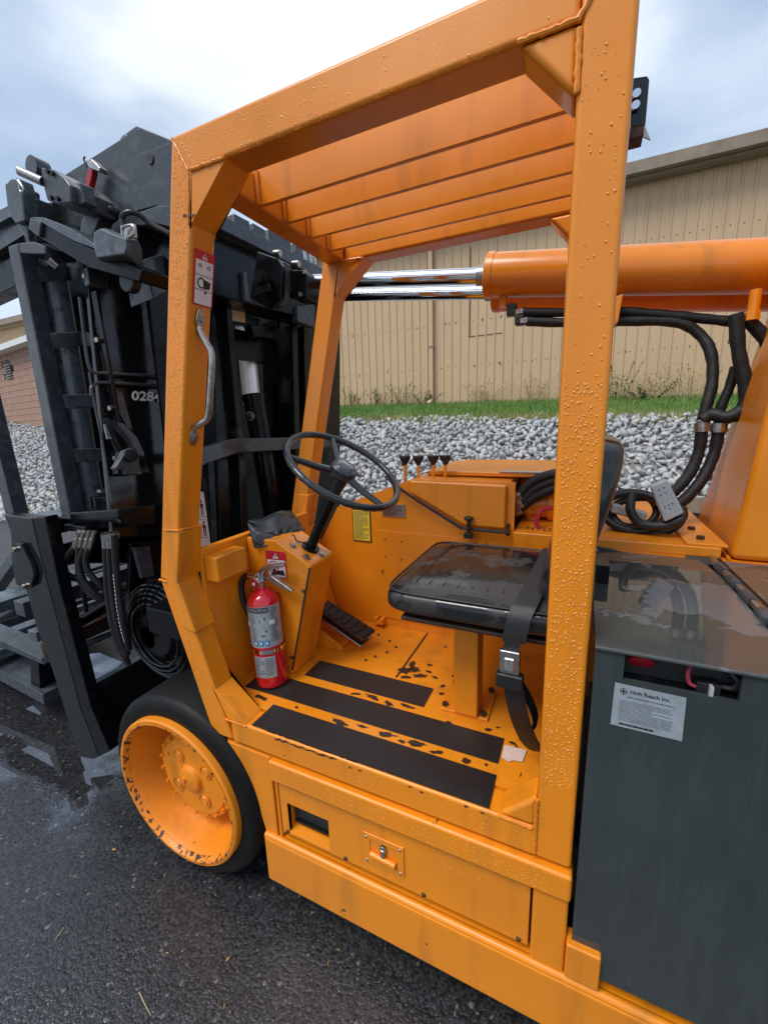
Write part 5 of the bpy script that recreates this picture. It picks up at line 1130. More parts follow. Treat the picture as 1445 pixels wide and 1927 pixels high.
# red latch
mb = MB(); mb.prism([(-1.587,1.08,2.431),(-1.561,1.08,2.42),(-1.594,1.08,2.377),(-1.573,1.08,2.366),(-1.583,1.08,2.354),(-1.623,1.08,2.381)], (0, .02, 0)); rl = build('red_latch', mb, M_REDP, T, bevel=.004)
mb = MB(); mb.prism([(-1.579,1.07,2.448),(-1.546,1.07,2.443),(-1.51,1.07,2.409),(-1.518,1.07,2.399),(-1.569,1.07,2.424)], (0, .03, 0)); build('latch_hinge', mb, M_STL, rl, bevel=.003)
mb = MB(); mb.tube([(-1.574,1.07,2.428),(-1.585,1.07,2.45),(-1.577,1.07,2.457)], .003, 5); build('latch_wire', mb, M_RUST, rl)
# big swing arm and stop block
mb = MB(); mb.prism([(-1.678,0.95,2.242),(-1.704,0.95,2.196),(-1.472,0.95,2.066),(-1.241,0.95,1.987),(-1.214,0.95,2.019),(-1.419,0.95,2.109),(-1.524,0.95,2.156)], (0, .14, 0)); build('swing_arm', mb, M_BLK, T, bevel=.006)
mb = MB(); mb.prism([(-1.721,0.945,2.26),(-1.654,0.945,2.245),(-1.508,0.945,2.18),(-1.404,0.945,2.114),(-1.407,0.945,2.104),(-1.517,0.945,2.15),(-1.671,0.945,2.233)], (0, .10, 0)); build('swing_arm_top', mb, M_LGS, T, bevel=.003)
mb = MB(); mb.prism([(-1.716,0.94,2.256),(-1.658,0.94,2.231),(-1.686,0.94,2.19),(-1.74,0.94,2.226)], (0, .06, 0)); build('swing_arm_tip', mb, M_GRS, T, bevel=.004)
mb = MB(); F_ = [V(p) for p in [(-1.345,0.9,2.122),(-1.305,0.9,2.128),(-1.258,0.9,2.105),(-1.205,0.9,2.082),(-1.203,0.9,2.062),(-1.219,0.9,2.043),(-1.346,0.9,2.054),(-1.351,0.9,2.089)]]
G_ = [V(p) for p in [(-1.496,1.02,2.196),(-1.453,1.02,2.2),(-1.38,1.02,2.167),(-1.305,1.02,2.135),(-1.297,1.02,2.106),(-1.305,1.02,2.049),(-1.482,1.02,2.091),(-1.519,1.02,2.146)]]
n = len(F_); mb.add(F_+G_, [tuple(range(n)), tuple(range(2*n-1, n-1, -1))]+[(i, i+n, (i+1) % n+n, (i+1) % n) for i in range(n)]); build('stop_block', mb, M_LGS, T, bevel=.006)
mb = MB(); mb.prism([(-1.262,0.93,2.136),(-1.202,0.93,2.129),(-1.204,0.93,2.094),(-1.266,0.93,2.103)], (0, .006, 0)); sq = build('sensor_bracket', mb, M_STL, T)
mb = MB(); mb.tube([(-1.246,0.92,2.102),(-1.236,0.92,2.122),(-1.195,0.92,2.119),(-1.196,0.92,2.097),(-1.22,0.92,2.094)], .004, 6); build('wire_loop', mb, M_STL, sq)
mb = MB(); mb.tube([(-1.262,0.94,2.138),(-1.261,0.94,2.162),(-1.231,0.94,2.168),(-1.214,0.96,2.165),(-1.198,0.98,2.147),(-1.144,1.0,2.115)], .008, 8); build('sensor_cable', mb, M_RUB, T)
mb = MB(); p = V((-1.327,1.0,2.01)); mb.cyl(p, p+V((0, -.03, 0)), .034, n=18); build('rubber_stop', mb, M_RUB, T, bevel=.004)
yslab('column_cap', [(-1.83,0.95,2.204),(-1.741,0.95,2.192),(-1.68,0.95,2.166),(-1.683,0.95,2.141),(-1.755,0.95,2.154),(-1.836,0.95,2.171)], .10, M_GRS, .006)
mb = MB(); mb.cyl((-1.687,0.96,2.13), (-1.681,0.98,2.113), .016, n=12); build('hydraulic_fitting', mb, M_STL, T)
mslab('panel_tab', [(-1.571,1.012,2.104),(-1.573,1.081,2.121),(-1.57,1.088,2.1),(-1.565,1.073,2.051),(-1.564,1.005,2.041)], .03, M_GRS, .006)
mslab('guard_box', [(-1.372,1.087,2.115),(-1.378,1.19,2.168),(-1.364,1.158,2.034),(-1.359,1.084,1.986)], .12, M_LGS, .004)
# load backrest arm reaching out on the far left
mb = MB(); A_ = [V(p) for p in [(-3.813,1.5,2.687),(-2.758,1.5,2.73),(-2.805,1.5,2.608),(-3.921,1.5,2.494)]]; mb.prism(A_, (0, .14, 0)); build('forward_arm', mb, M_GRS, T, bevel=.004)
mb = MB(); A_ = [V(p) for p in [(-3.921,1.5,2.494),(-2.805,1.5,2.608),(-2.845,1.5,2.42),(-4.015,1.5,2.326)]]; mb.prism([p+V((0, .04, 0)) for p in A_], (0, .10, 0)); build('forward_arm', mb, M_BLK, T, bevel=.004)
mb = MB(); mb.prism([V(p) for p in [(-3.707,1.47,2.719),(-2.685,1.47,2.752),(-2.706,1.47,2.698),(-3.746,1.47,2.648)]], (0, .2, 0)); build('arm_flange', mb, M_LGS, T, bevel=.003)

# ---- carriage
CY = .85
side = [V(p) for p in [(-2.109,0.85,1.23),(-1.903,0.85,1.229),(-1.894,0.85,1.003),(-1.843,0.85,0.419),(-1.777,0.85,0.194),(-1.822,0.85,0.164),(-1.928,0.85,0.139),(-1.966,0.85,0.33),(-1.997,0.85,0.556),(-2.049,0.85,0.744),(-2.069,0.85,0.968),(-2.131,0.85,1.019),(-2.081,0.85,1.161)]]
sd = yslab('carriage_side_plate', [tuple(p) for p in side], .05, M_BLKW, .004)
yslab('carriage_column', [(-1.909,0.853,1.228),(-1.814,0.853,1.241),(-1.816,0.853,0.968),(-1.768,0.853,0.439),(-1.695,0.853,0.247),(-1.782,0.853,0.19),(-1.848,0.853,0.416),(-1.9,0.853,1.001)], .045, M_BLK, .004)
cov = yslab('pivot_cover', [(-2.024,0.832,1.122),(-1.986,0.832,1.122),(-1.942,0.832,1.047),(-1.937,0.832,0.999),(-1.977,0.832,0.944),(-2.024,0.832,0.923),(-2.091,0.832,0.937),(-2.088,0.832,1.026)], .016, M_BLKW, .003)
for p in [(-2.026,0.83,1.096),(-2.017,0.83,0.941)]:
    mb = MB(); mb.cyl(p, (p[0], p[1]-.010, p[2]), .010, n=6); build('bolt', mb, M_ZINC, cov)
P0, P1 = V((-2.055,0.9,1.178)), V((-2.203,1.35,1.134))
mb = MB(); mb.prism([V(p) for p in ((-2.046,0.9,1.224), (-1.912,0.9,1.213), (-1.938,0.9,1.138), (-2.078,0.9,1.14))], (0, .75, .0)); build('carriage_top_bar', mb, M_BLKW, T, bevel=.005)
mb = MB(); a = V((-2.056,0.95,1.019)); mb.cyl((a.x, .90, a.z), (a.x+.0, 1.7, a.z), .055, n=24); build('carriage_tube', mb, M_BLKW, T)
for c_, w_, h_, m_, nm in (((-2.284,0.95,0.764), .08, .07, M_GRS, 'cross_bar'), ((-2.223,0.95,0.64), .07, .05, M_LGS, 'cross_bar'), ((-2.156,0.95,0.584), .03, .07, M_RUST, 'cross_bar')):
    mb = MB(); mb.box(c_[0]-w_/2, c_[0]+w_/2, .90, 2.3, c_[2]-h_/2, c_[2]+h_/2); build(nm, mb, m_, T, bevel=.004)
mb = MB(); mb.prism([(-2.344,1.058,0.42),(-2.207,1.156,0.42),(-2.0,1.144,0.42),(-1.955,1.047,0.42),(-2.21,1.029,0.42)], (0, 0, -.10)); build('fork_tine', mb, M_SKYSHEEN, T, bevel=.004)
mb = MB(); mb.prism([(-1.84,0.86,0.483),(-1.807,0.86,0.472),(-1.81,0.86,0.187),(-1.858,0.86,0.148)], (0, 1.3, 0)); build('carriage_bottom_bar', mb, M_BLKW, T, bevel=.004)
mb = MB(); a = (-1.876,0.9,0.447); mb.box(a[0]-.035, a[0]+.045, .905, 2.2, a[2]+.002, a[2]+.014); build('carriage_ledge', mb, M_SKYSHEEN, T, bevel=.003)
# top plate with bolts (valve cover)
mb = MB(); mb.prism([(-1.879,1.054,1.28),(-1.601,1.031,1.28),(-1.594,1.252,1.28),(-1.863,1.47,1.28),(-2.063,1.314,1.28)], (0, 0, -.05)); vc = build('valve_shelf', mb, M_BLKW, T, bevel=.004)
mslab('valve_body', [(-1.484,0.92,1.275),(-1.482,1.138,1.26),(-1.474,1.118,1.177),(-1.476,0.942,1.204),(-1.481,0.916,1.243)], .3, M_BLK, .006)
for p in [(-1.83,1.08,1.296),(-1.734,1.15,1.307)]:
    mb = MB(); mb.cyl(p, (p[0], p[1], p[2]+.012), .016, n=6); build('bolt', mb, M_STL, vc)
mb = MB(); mb.prism([(-1.893,0.936,1.215),(-1.607,0.949,1.215),(-1.648,1.002,1.215),(-1.883,1.011,1.215)], (0, 0, -.012)); build('hose_shelf', mb, M_BLKW, T, bevel=.003)
# hoses of the carriage
mb = MB(); mb.box(-1.80, -1.66, .90, .99, 1.175, 1.20); build('hose_manifold', mb, M_BLK, T, bevel=.004)
for (u, dx_) in ((146, 0), (156, 6), (166, 14), (176, 24)):
    a, b2 = {146: [(-1.701,0.9,1.18),(-1.748,0.9,1.117)], 156: [(-1.67,0.9,1.183),(-1.716,0.9,1.12)], 166: [(-1.637,0.9,1.186),(-1.682,0.9,1.121)], 176: [(-1.604,0.9,1.188),(-1.652,0.9,1.122)]}[u]
    mb = MB(); mb.cyl(a, b2, .0085, n=10); mb.cyl(V(a).lerp(V(b2), .45), V(a).lerp(V(b2), 1.1), .0112, n=6); build('hose_fitting', mb, M_STL, T)
for pts in ([(-1.748,0.9,1.117),(-1.826,0.9,1.056),(-1.872,0.91,0.996),(-1.854,0.93,0.961),(-1.822,0.95,0.942)], [(-1.716,0.9,1.12),(-1.748,0.9,1.048),(-1.775,0.91,0.963),(-1.748,0.93,0.898),(-1.699,0.96,0.88)], [(-1.682,0.9,1.121),(-1.738,0.9,1.049),(-1.737,0.9,0.983),(-1.709,0.92,0.917),(-1.694,0.96,0.885)], [(-1.652,0.9,1.122),(-1.689,0.9,1.076),(-1.692,0.9,1.022),(-1.669,0.92,0.963),(-1.671,0.95,0.911)],
            [(-1.544,0.9,1.183),(-1.569,0.9,1.069),(-1.594,0.9,0.939),(-1.594,0.9,0.807),(-1.583,0.92,0.666)], [(-1.503,0.89,1.195),(-1.526,0.89,1.077),(-1.547,0.89,0.95),(-1.55,0.89,0.82),(-1.555,0.91,0.692)], [(-1.458,0.88,1.194),(-1.478,0.88,1.086),(-1.492,0.88,0.962),(-1.494,0.88,0.857),(-1.522,0.9,0.727)], [(-1.613,0.92,0.949),(-1.638,0.92,0.834),(-1.656,0.94,0.705),(-1.645,0.96,0.6)]):
    mb = MB(); mb.tube(pts, .0115, 10); build('hydraulic_hose', mb, M_HOSE, T)
for a, b2 in ([(-1.468,0.885,1.2),(-1.476,0.885,1.144)], [(-1.54,0.9,1.186),(-1.551,0.9,1.132)], [(-1.501,0.89,1.192),(-1.509,0.89,1.139)]):
    mb = MB(); mb.cyl(a, b2, .0145, n=10); mb.cyl(a, V(a).lerp(V(b2), .35), .018, n=6); build('hose_fitting', mb, M_STL, T)
mb = MB()
P = [V(p) for p in [(-1.481,0.866,1.047),(-1.487,0.866,0.989),(-1.495,0.866,0.926),(-1.498,0.867,0.862),(-1.495,0.868,0.807),(-1.494,0.87,0.776)]]
for i in range(len(P)-1):
    for k in range(4):
        a = P[i].lerp(P[i+1], k/4); b2 = P[i].lerp(P[i+1], k/4+.14); mb.beam(a, b2, .0025, .002)
build('hose_print', mb, M_WHT, T, kind='stuff')
# hose reel: stacked grooved discs around a motor box
RC = V((-1.60, 1.02, .72))
RC = V((-1.44, .985, .774))
for k, (y, r) in enumerate(((.0, .198), (.035, .185), (.07, .198), (.105, .185), (.14, .198))):
    mb = MB(); mb.rev([(0, .05), (0, r-.02), (.004, r), (.012, r), (.016, r-.02), (.016, .05)], RC+V((0, y, 0)), (0, 1, 0), 56); rr_ = build('reel_disc', mb, M_BLK, T)
mb = MB(); mb.rev([(-.030, .0), (-.030, .085), (-.012, .10), (-.004, .125), (-.012, .14), (.0, .15), (.01, .165)], RC, (0, 1, 0), 48); build('reel_face', mb, M_BLK, T)
for rad, dy in ((.196, -.004), (.182, -.014), (.168, -.022), (.150, -.028), (.128, -.032)):
    mb = MB(); mb.tube([RC+V((rad*math.cos(q), dy, rad*math.sin(q))) for q in [2*math.pi*i/64 for i in range(64)]], .0055, 8, closed=True, smooth=False); build('reel_ring', mb, M_BLKW, T)
for k in range(5):
    mb = MB(); rad = .150+.010*(k % 3); n = 60
    mb.tube([RC+V((rad*math.cos(q), .022+k*.03, rad*math.sin(q))) for q in [math.pi*(.45+1.1*i/n) for i in range(n+1)]], .011, 8, smooth=False); build('reel_hose', mb, M_HOSE, T)
mb = MB(); mb.box(-1.365, -1.20, .885, .972, .835, .935); build('reel_motor', mb, M_BLK, T, bevel=.006)
mb = MB(); mb.cyl(RC+V((-.05, -.03, -.02)), RC+V((-.05, -.012, -.02)), .045, n=20); build('reel_hub', mb, M_BLK, T)
for pts in ([(-1.817,1.02,0.86),(-1.673,1.05,0.913),(-1.543,1.08,0.939),(-1.428,1.1,0.933)], [(-1.8,1.02,0.843),(-1.68,1.05,0.884),(-1.549,1.08,0.91),(-1.433,1.1,0.91)], [(-1.76,1.0,0.819),(-1.672,1.03,0.869),(-1.51,1.05,0.909),(-1.437,1.1,0.886)]):
    mb = MB(); mb.tube(pts, .013, 8); build('hydraulic_hose', mb, M_HOSE, T)
# shift cylinder with rusty fittings
a, b2 = [(-2.112,1.05,0.662),(-2.168,1.25,0.678)]
mb = MB(); mb.cyl(a, b2, .026, n=16); sc_ = build('shift_cylinder', mb, M_BLK, T)
mb = MB(); mb.cyl((-2.131,1.0,0.677), (-2.107,1.05,0.677), .022, n=6); mb.cyl((-2.097,1.0,0.715), (-2.09,1.0,0.738), .014, n=6); build('rusty_fitting', mb, M_RUST, sc_)
mb = MB(); mb.cyl((-2.012,1.03,0.743), (-1.996,1.03,0.85), .010, n=10); build('rusty_fitting', mb, M_RUST, sc_)
mslab('lower_mast_web', [(-1.616,1.034,1.109),(-1.61,1.35,1.048),(-1.567,1.25,0.641),(-1.583,0.944,0.787)], .02, M_BLK)
mslab('reel_bracket', [(-1.565,1.011,1.099),(-1.564,1.076,1.084),(-1.551,1.069,0.958),(-1.552,1.016,0.97)], .02, M_GRS, .003)
mb = MB(); mb.box(-2.0, -1.55, 1.5, 2.6, .05, .75); build('mast_foot', mb, M_BLK, T)

# ================================================================ LOOSE THINGS
# steel forks and frame of the attachment lying on the ground, far left
at_ = thing('fork_attachment', (-3.2, 1.6, 0), 'wet blue grey steel fork attachment lying on the asphalt at the far left', 'attachment')
def g3(p, z0, z1, L_, w, name, m=M_LGS): pass
for p, q, w_, h_, m_ in (((-2.35,1.051,0.747), (-2.35,1.44,0.741), .05, .035, M_LGS), ((-2.3,1.034,0.691), (-2.3,1.398,0.686), .04, .02, M_LGS), ((-2.25,1.023,0.644), (-2.25,1.355,0.633), .05, .05, M_GRS), ((-2.2,1.003,0.571), (-2.2,1.313,0.578), .02, .05, M_RUST), ((-2.15,0.992,0.529), (-2.15,1.284,0.52), .06, .015, M_LGS), ((-2.4,1.068,0.803), (-2.4,1.485,0.805), .03, .02, M_GRS)):
    mb = MB(); d = V(q)-V(p); mb.beam(V(p)-d*.1, V(q)+d*.8, w_, h_); build('cross_rail', mb, m_, at_, bevel=.003)
for c_, dx_, y0, y1, z0, z1, m_ in (((-3.673,1.388,0.42), .12, 1.0, 3.2, .34, .42, M_LGS), ((-3.668,1.364,0.3), .14, 1.0, 3.2, .20, .29, M_GRS), ((-3.136,1.227,0.36), .05, .95, 2.6, .30, .36, M_LGS), ((-3.011,1.205,0.33), .05, .95, 2.6, .27, .33, M_LGS)):
    mb = MB(); mb.box(c_[0]-dx_, c_[0]+dx_, y0, y1, z0, z1); build('cross_rail', mb, m_, at_, bevel=.005)
a = [(-3.619,1.0,0.378),(-2.798,1.0,0.503),(-2.459,1.0,0.498),(-2.389,1.0,0.454)]
mb = MB(); mb.prism([V(p) for p in [(-4.095,0.98,0.521),(-2.767,0.98,0.466),(-2.396,0.98,0.44),(-2.374,0.98,0.41),(-2.785,0.98,0.424),(-4.152,0.98,0.435)]], (0, .10, 0)); build('fork', mb, M_GRS, at_, bevel=.005)
mb = MB(); mb.prism([V(p) for p in [(-4.327,1.0,0.276),(-2.912,1.0,0.237),(-2.502,1.0,0.193),(-2.505,1.0,0.128),(-2.945,1.0,0.161),(-4.384,1.0,0.191)]], (0, .14, 0)); build('fork', mb, M_GRS, at_, bevel=.005)
mb = MB(); mb.prism([V(p) for p in [(-2.585,1.02,0.405),(-2.51,1.02,0.391),(-2.577,1.02,0.152),(-2.668,1.02,0.16)]], (0, .1, 0)); build('fork_spacer', mb, M_BLK, at_, bevel=.003)
mb = MB(); mb.prism([V(p) for p in [(-4.467,1.25,-0.143),(-3.065,1.25,0.355),(-3.141,1.25,0.153),(-4.614,1.25,-0.417)]], (0, .5, 0)); build('dark_base', mb, M_BLK, at_)
fr = thing('steel_prop', (-3.9, 1.6, 0), 'blue grey leaning steel post with a diagonal brace at the left edge', 'steel post')
a, b2 = V((-4.036,1.7,1.734)), V((-3.996,1.7,0.908)); d = (b2-a)
mb = MB(); mb.beam(a-d*.2, b2+d*.45, .13, .10, (0, 1, 0)); build('post', mb, M_GRS, fr, bevel=.006)
a, b2 = V((-4.799,1.65,0.038)), V((-3.95,1.65,0.63)); mb = MB(); mb.beam(a, b2, .08, .10, (0, 1, 0)); build('brace', mb, M_LGS, fr, bevel=.006)

# fire extinguisher
E0 = V((-.920, 1.004, .6820)); ea = V((-.045, .018, 1)).normalized()
ext = thing('fire_extinguisher', tuple(E0), 'red fire extinguisher with silver instruction label strapped inside the orange cab', 'fire extinguisher')
r0 = .0535
mb = MB(); mb.rev([(0, .0), (0, r0-.006), (.004, r0-.001), (.010, r0), (.292, r0), (.308, r0-.004), (.322, r0-.014), (.332, r0-.028), (.338, .016), (.348, .015), (.348, 0)], E0, ea, 48); body = build('cylinder_body', mb, M_RED, ext)
def esurf(th, h, r=r0+.0008):   # th: angle, 0 faces the camera side (-Y)
    x = V((1, 0, 0)); x = (x-ea*x.dot(ea)).normalized(); y = ea.cross(x)
    return E0+ea*h+x*r*math.sin(th)-y*r*math.cos(th)
def eband(mb, t0, t1, h0, h1, r, n=20):
    vs = []
    for k in range(n+1):
        th = t0+(t1-t0)*k/n; vs += [esurf(th, h0, r), esurf(th, h1, r)]
    mb.add(vs, [(2*k, 2*k+2, 2*k+3, 2*k+1) for k in range(n)])
TH = .33
mb = MB(); eband(mb, TH-1.5, TH+1.5, .150, .292, r0+.0008, 36); build('instruction_label', mb, M_LABG, ext)
mb = MB(); eband(mb, TH-.75, TH+.62, .272, .290, r0+.0013); build('label_header', mb, M_INK, ext)
mb = MB(); eband(mb, TH-.72, TH+.72, .042, .118, r0+.0008); build('lower_label', mb, M_LABG, ext)
mb = MB(); eband(mb, TH-math.pi, TH+math.pi, .128, .142, r0+.003, 48); eband(mb, TH-math.pi, TH+math.pi, .142, .128, r0+.0015, 48); st = build('steel_strap', mb, M_CHR, ext)
def etext(body, t0, t1, h0, h1, mat, name):
    cu = bpy.data.curves.new('t', 'FONT'); cu.body = body; cu.resolution_u = 3; cu.offset = .015; ob = bpy.data.objects.new('t', cu); COL.objects.link(ob)
    dg = bpy.context.evaluated_depsgraph_get(); dg.update(); me = bpy.data.meshes.new_from_object(ob.evaluated_get(dg)); bpy.data.objects.remove(ob)
    co = [v.co.copy() for v in me.vertices]; mn = [min(c[i] for c in co) for i in (0, 1)]; mx = [max(c[i] for c in co) for i in (0, 1)]
    for v, c in zip(me.vertices, co):
        v.co = esurf(t0+(t1-t0)*(c[0]-mn[0])/(mx[0]-mn[0]), h0+(h1-h0)*(c[1]-mn[1])/(mx[1]-mn[1]), r0+.0020)-wroot(ext)
    me.materials.clear(); me.materials.append(mat); o = bpy.data.objects.new(name, me); COL.objects.link(o); o.parent = ext; return o
etext('INSTRUCTIONS', TH-.68, TH+.55, .2755, .2865, M_LABG, 'lettering')
r = random.Random(3); mb = MB()
for i in range(15):
    h = .262-i*.0064; eband(mb, TH-.60, TH-.60+r.uniform(.18, .42), h, h+.0028, r0+.0014, 3)
for i in range(18):
    h = .284-i*.0068; eband(mb, TH+.72, TH+.72+r.uniform(.3, .5), h, h+.003, r0+.0014, 3); eband(mb, TH-1.3, TH-.95+r.uniform(-.1, .1), h, h+.003, r0+.0014, 3)
for i in range(9):
    h = .108-i*.0070; eband(mb, TH-.64, TH-.30+r.uniform(-.1, .05), h, h+.003, r0+.0014, 3); eband(mb, TH+.10, TH+.55+r.uniform(-.1, .05), h, h+.003, r0+.0014, 3)
for (a, b2, c, d) in ((.02, .08, .235, .250), (.30, .40, .246, .256), (.32, .42, .205, .213), (.05, .30, .190, .196)): eband(mb, TH+a, TH+b2, c, d, r0+.0014, 3)
eband(mb, TH-.78, TH-.765, .152, .298, r0+.0014, 2); eband(mb, TH+.64, TH+.655, .152, .298, r0+.0014, 2)
build('label_print', mb, M_INKG, ext, smooth=False, kind='stuff')
mb = MB()
for a in (-.42, -.08, .26): eband(mb, TH+a, TH+a+.24, .157, .176, r0+.0016, 4)
build('blue_icon', mb, M_BLUE, ext, kind='stuff')
mb = MB()
for a in (-.38, -.04, .30): eband(mb, TH+a, TH+a+.10, .162, .171, r0+.0020, 3)
eband(mb, TH+.60, TH+.95, .228, .244, r0+.002, 5); eband(mb, TH-.98, TH-.72, .222, .238, r0+.002, 5)
build('white_patch', mb, M_WHT, ext, kind='stuff')
mb = MB()
for hc in (.098, .062):
    n = 16
    for k in range(n):
        q = 2*math.pi*k/n; q2 = 2*math.pi*(k+1)/n
        pts = [esurf(TH-.08+math.cos(x_)*s_, hc+math.sin(x_)*s_*r0, r0+.0014) for x_, s_ in ((q, .12), (q2, .12), (q2, .09), (q, .09))]; mb.add(pts, [(0, 1, 2, 3)])
build('dial_print', mb, M_INK, ext, smooth=False, kind='stuff')
# head: valve, gauge, levers, hose
top = E0+ea*.348; ex = V((1, 0, 0))
mb = MB(); mb.cyl(top-ea*.004, top+ea*.035, .0135, n=16); mb.box(top.x-.020, top.x+.020, top.y-.010, top.y+.010, top.z+.018, top.z+.040); valve = build('valve', mb, M_STL, ext, bevel=.002)
gp = top+V((-.010, -.022, .012)); mb = MB(); mb.cyl(gp+V((0, .012, 0)), gp, .0185, n=24); ga = build('gauge', mb, M_CHR, ext); mb = MB(); mb.cyl(gp, gp+V((0, -.0015, 0)), .0155, n=24); build('gauge_face', mb, M_REDP, ga)
mb = MB(); mb.cyl(gp+V((0, -.002, 0)), gp+V((0, -.003, 0)), .006, n=12); build('gauge_needle', mb, M_WHT, ga)
l0 = top+V((-.018, -.004, .040)); mb = MB(); mb.prism([l0, l0+V((.035, 0, .030)), l0+V((.118, 0, .048)), l0+V((.120, 0, .038)), l0+V((.045, 0, .014)), l0+V((.012, 0, -.016))], (0, .022, 0)); build('top_lever', mb, M_CHR if 0 else M_STL, ext, bevel=.003)
l0 = top+V((.012, -.002, .030)); mb = MB(); mb.prism([l0, l0+V((.035, 0, .010)), l0+V((.075, 0, -.010)), l0+V((.115, 0, -.030)), l0+V((.108, 0, -.036)), l0+V((.060, 0, -.026)), l0+V((.02, 0, -.010))], (0, .018, 0)); build('carry_handle', mb, M_STL, ext, bevel=.003)
mb = MB(); mb.tube([top+V((-.005, -.014, .045)), top+V((-.012, -.016, .030)), top+V((-.004, -.016, .018)), top+V((.006, -.014, .030)), top+V((.003, -.014, .046))], .0015, 6, closed=True); build('safety_pin', mb, M_CHR, ext)
h0 = top+V((-.020, 0, .030)); mb = MB(); mb.cyl(h0, h0+V((-.030, -.002, -.001)), .0095, n=14); build('hose_ferrule', mb, M_CHR, ext)
mb = MB(); mb.tube([h0+V((-.028, -.002, -.001)), h0+V((-.050, -.003, -.010)), h0+V((-.066, -.004, -.045)), h0+V((-.064, -.004, -.09)), h0+V((-.052, .0, -.135)), h0+V((-.036, .006, -.175)), h0+V((-.030, .010, -.22))], .0105, 12); build('hose', mb, M_RUB, ext)
mb = MB(); mb.cyl(E0+ea*.118+V((-.058, .005, 0)), E0+ea*.150+V((-.060, .005, 0)), .008, n=10); build('strap_clasp', mb, M_STL, ext)
mb = MB(); mb.box(-.965, -.90, 1.046, 1.058, .80, .99); build('mounting_bracket', mb, M_REDP, ext, bevel=.003)

# stickers on the truck: red and white hazard panels
def hazard(Q, body_fn, name='hazard_sticker', head=.2):
    s_ = build(name, plate(Q), M_REDI, T)
    mb = MB(); qrect(mb, Q, .06, .94, head, .975, .0016); build('white_field', mb, M_WHT, s_, smooth=False)
    mb = MB(); qpoly(mb, Q, [(.36, head*.85), (.64, head*.85), (.5, head*.18)], .0016); build('alert_triangle', mb, M_WHT, s_, smooth=False)
    mb = MB(); qrect(mb, Q, .475, .525, head*.38, head*.62, .0022); qrect(mb, Q, .475, .525, head*.68, head*.76, .0022); body_fn(mb, Q); build('pictogram', mb, M_INK, s_, smooth=False)
    return s_
X3 = lambda y, z: (-.8*0, y, z)
# the inner (+X) face of the leaning front pillar
def pf(y, z): x = -.800-(2.19-z)*(1.067-.800)/1.09; return (x+.0012, y, z)
Q = [pf(.812, 1.966), pf(.872, 1.966), pf(.872, 1.848), pf(.812, 1.848)]
def pict3(mb, Q):
    qrect(mb, Q, .06, .94, .435, .445, .0022); qrect(mb, Q, .06, .94, .70, .71, .0022)
    for u in (.28, .72):
        qcirc(mb, Q, u, .27, .09, .035, .0022, inner=.6, n=12); qline(mb, Q, [(u-.1, .33), (u, .40), (u+.1, .33)], .0018, .0022)
    qcirc(mb, Q, .38, .58, .22, .10, .0022, inner=.72, n=16); qpoly(mb, Q, [(.45, .50), (.85, .53), (.80, .66), (.5, .68)], .0022)
    qcirc(mb, Q, .60, .74, .07, .025, .0022, n=10); qline(mb, Q, [(.55, .78), (.42, .86), (.5, .92)], .004, .0022); qline(mb, Q, [(.55, .78), (.75, .83)], .003, .0022); qline(mb, Q, [(.42, .80), (.56, .82)], .003, .0022)
hazard(Q, pict3, head=.17)
Q = [(-0.949,1.059,1.137),(-0.864,1.059,1.137),(-0.864,1.059,1.047),(-0.946,1.059,1.038)]
def pict1(mb, Q):
    qline(mb, Q, [(.2, .95), (.25, .38), (.75, .38), (.9, .9)], .003, .0022); qcirc(mb, Q, .38, .52, .07, .06, .0022, n=10); qrect(mb, Q, .3, .46, .58, .72, .0022); qpoly(mb, Q, [(.2, .88), (.3, .72), (.85, .70), (.9, .92), (.6, .86)], .0022); qline(mb, Q, [(.55, .6), (.7, .5)], .003, .0022)
hz = hazard(Q, pict1, head=.32)
mb = MB(); qcirc(mb, Q, .36, .58, .26, .22, .0024, inner=.86, n=18); build('red_ring', mb, M_REDI, hz, smooth=False)

# vinyl cover lying over the dash
cv_ = thing('vinyl_cover', (-0.929,1.1,1.194), 'crumpled black vinyl cover draped over the front of the dash', 'cover')
a, b2, c, d = [V(p) for p in [(-1.03,1.075,1.222),(-1.06,1.348,1.207),(-0.9,1.225,1.169),(-0.925,1.114,1.164)]]
def cloth(c4, nu=24, nv=20, amp=.006, seed=2, drop=None):
    r = random.Random(seed); vs = []; nn = (c4[1]-c4[0]).cross(c4[3]-c4[0]).normalized(); nn = nn if nn.z > 0 else -nn
    for j in range(nv+1):
        for i in range(nu+1):
            u, v = i/nu, j/nv; p = bilerp(c4, u, v)
            h = amp*((1-abs(math.sin(u*5+v*3.5)))*1.1+(1-abs(math.sin(u*3-v*6+1)))*.9+.35*math.sin(v*30+u*22)*(v > .7)+.25*math.sin(u*17+v*9))*(.4+.6*min(1, 4*u*(1-u)+.3))
            h += .018*math.sin(math.pi*u)*math.sin(math.pi*min(1, v*1.1))
            vs.append(p+nn*h)
    return vs, [(j*(nu+1)+i, j*(nu+1)+i+1, (j+1)*(nu+1)+i+1, (j+1)*(nu+1)+i) for j in range(nv) for i in range(nu)]
vs, fs = cloth([a, b2, c, d], 48, 40, .009); mb = MB(); mb.add(vs, fs); o = build('top_flap', mb, M_VIN, cv_); s_ = o.modifiers.new('s', 'SOLIDIFY'); s_.thickness = .003; s_.offset = 0
e_, f_ = [V(p) for p in [(-0.985,1.048,1.142),(-0.915,1.072,1.154)]]
vs, fs = cloth([a, d, f_, e_], amp=.004, seed=3); mb = MB(); mb.add(vs, fs); o = build('side_flap', mb, M_VIN, cv_); s_ = o.modifiers.new('s', 'SOLIDIFY'); s_.thickness = .003; s_.offset = 0
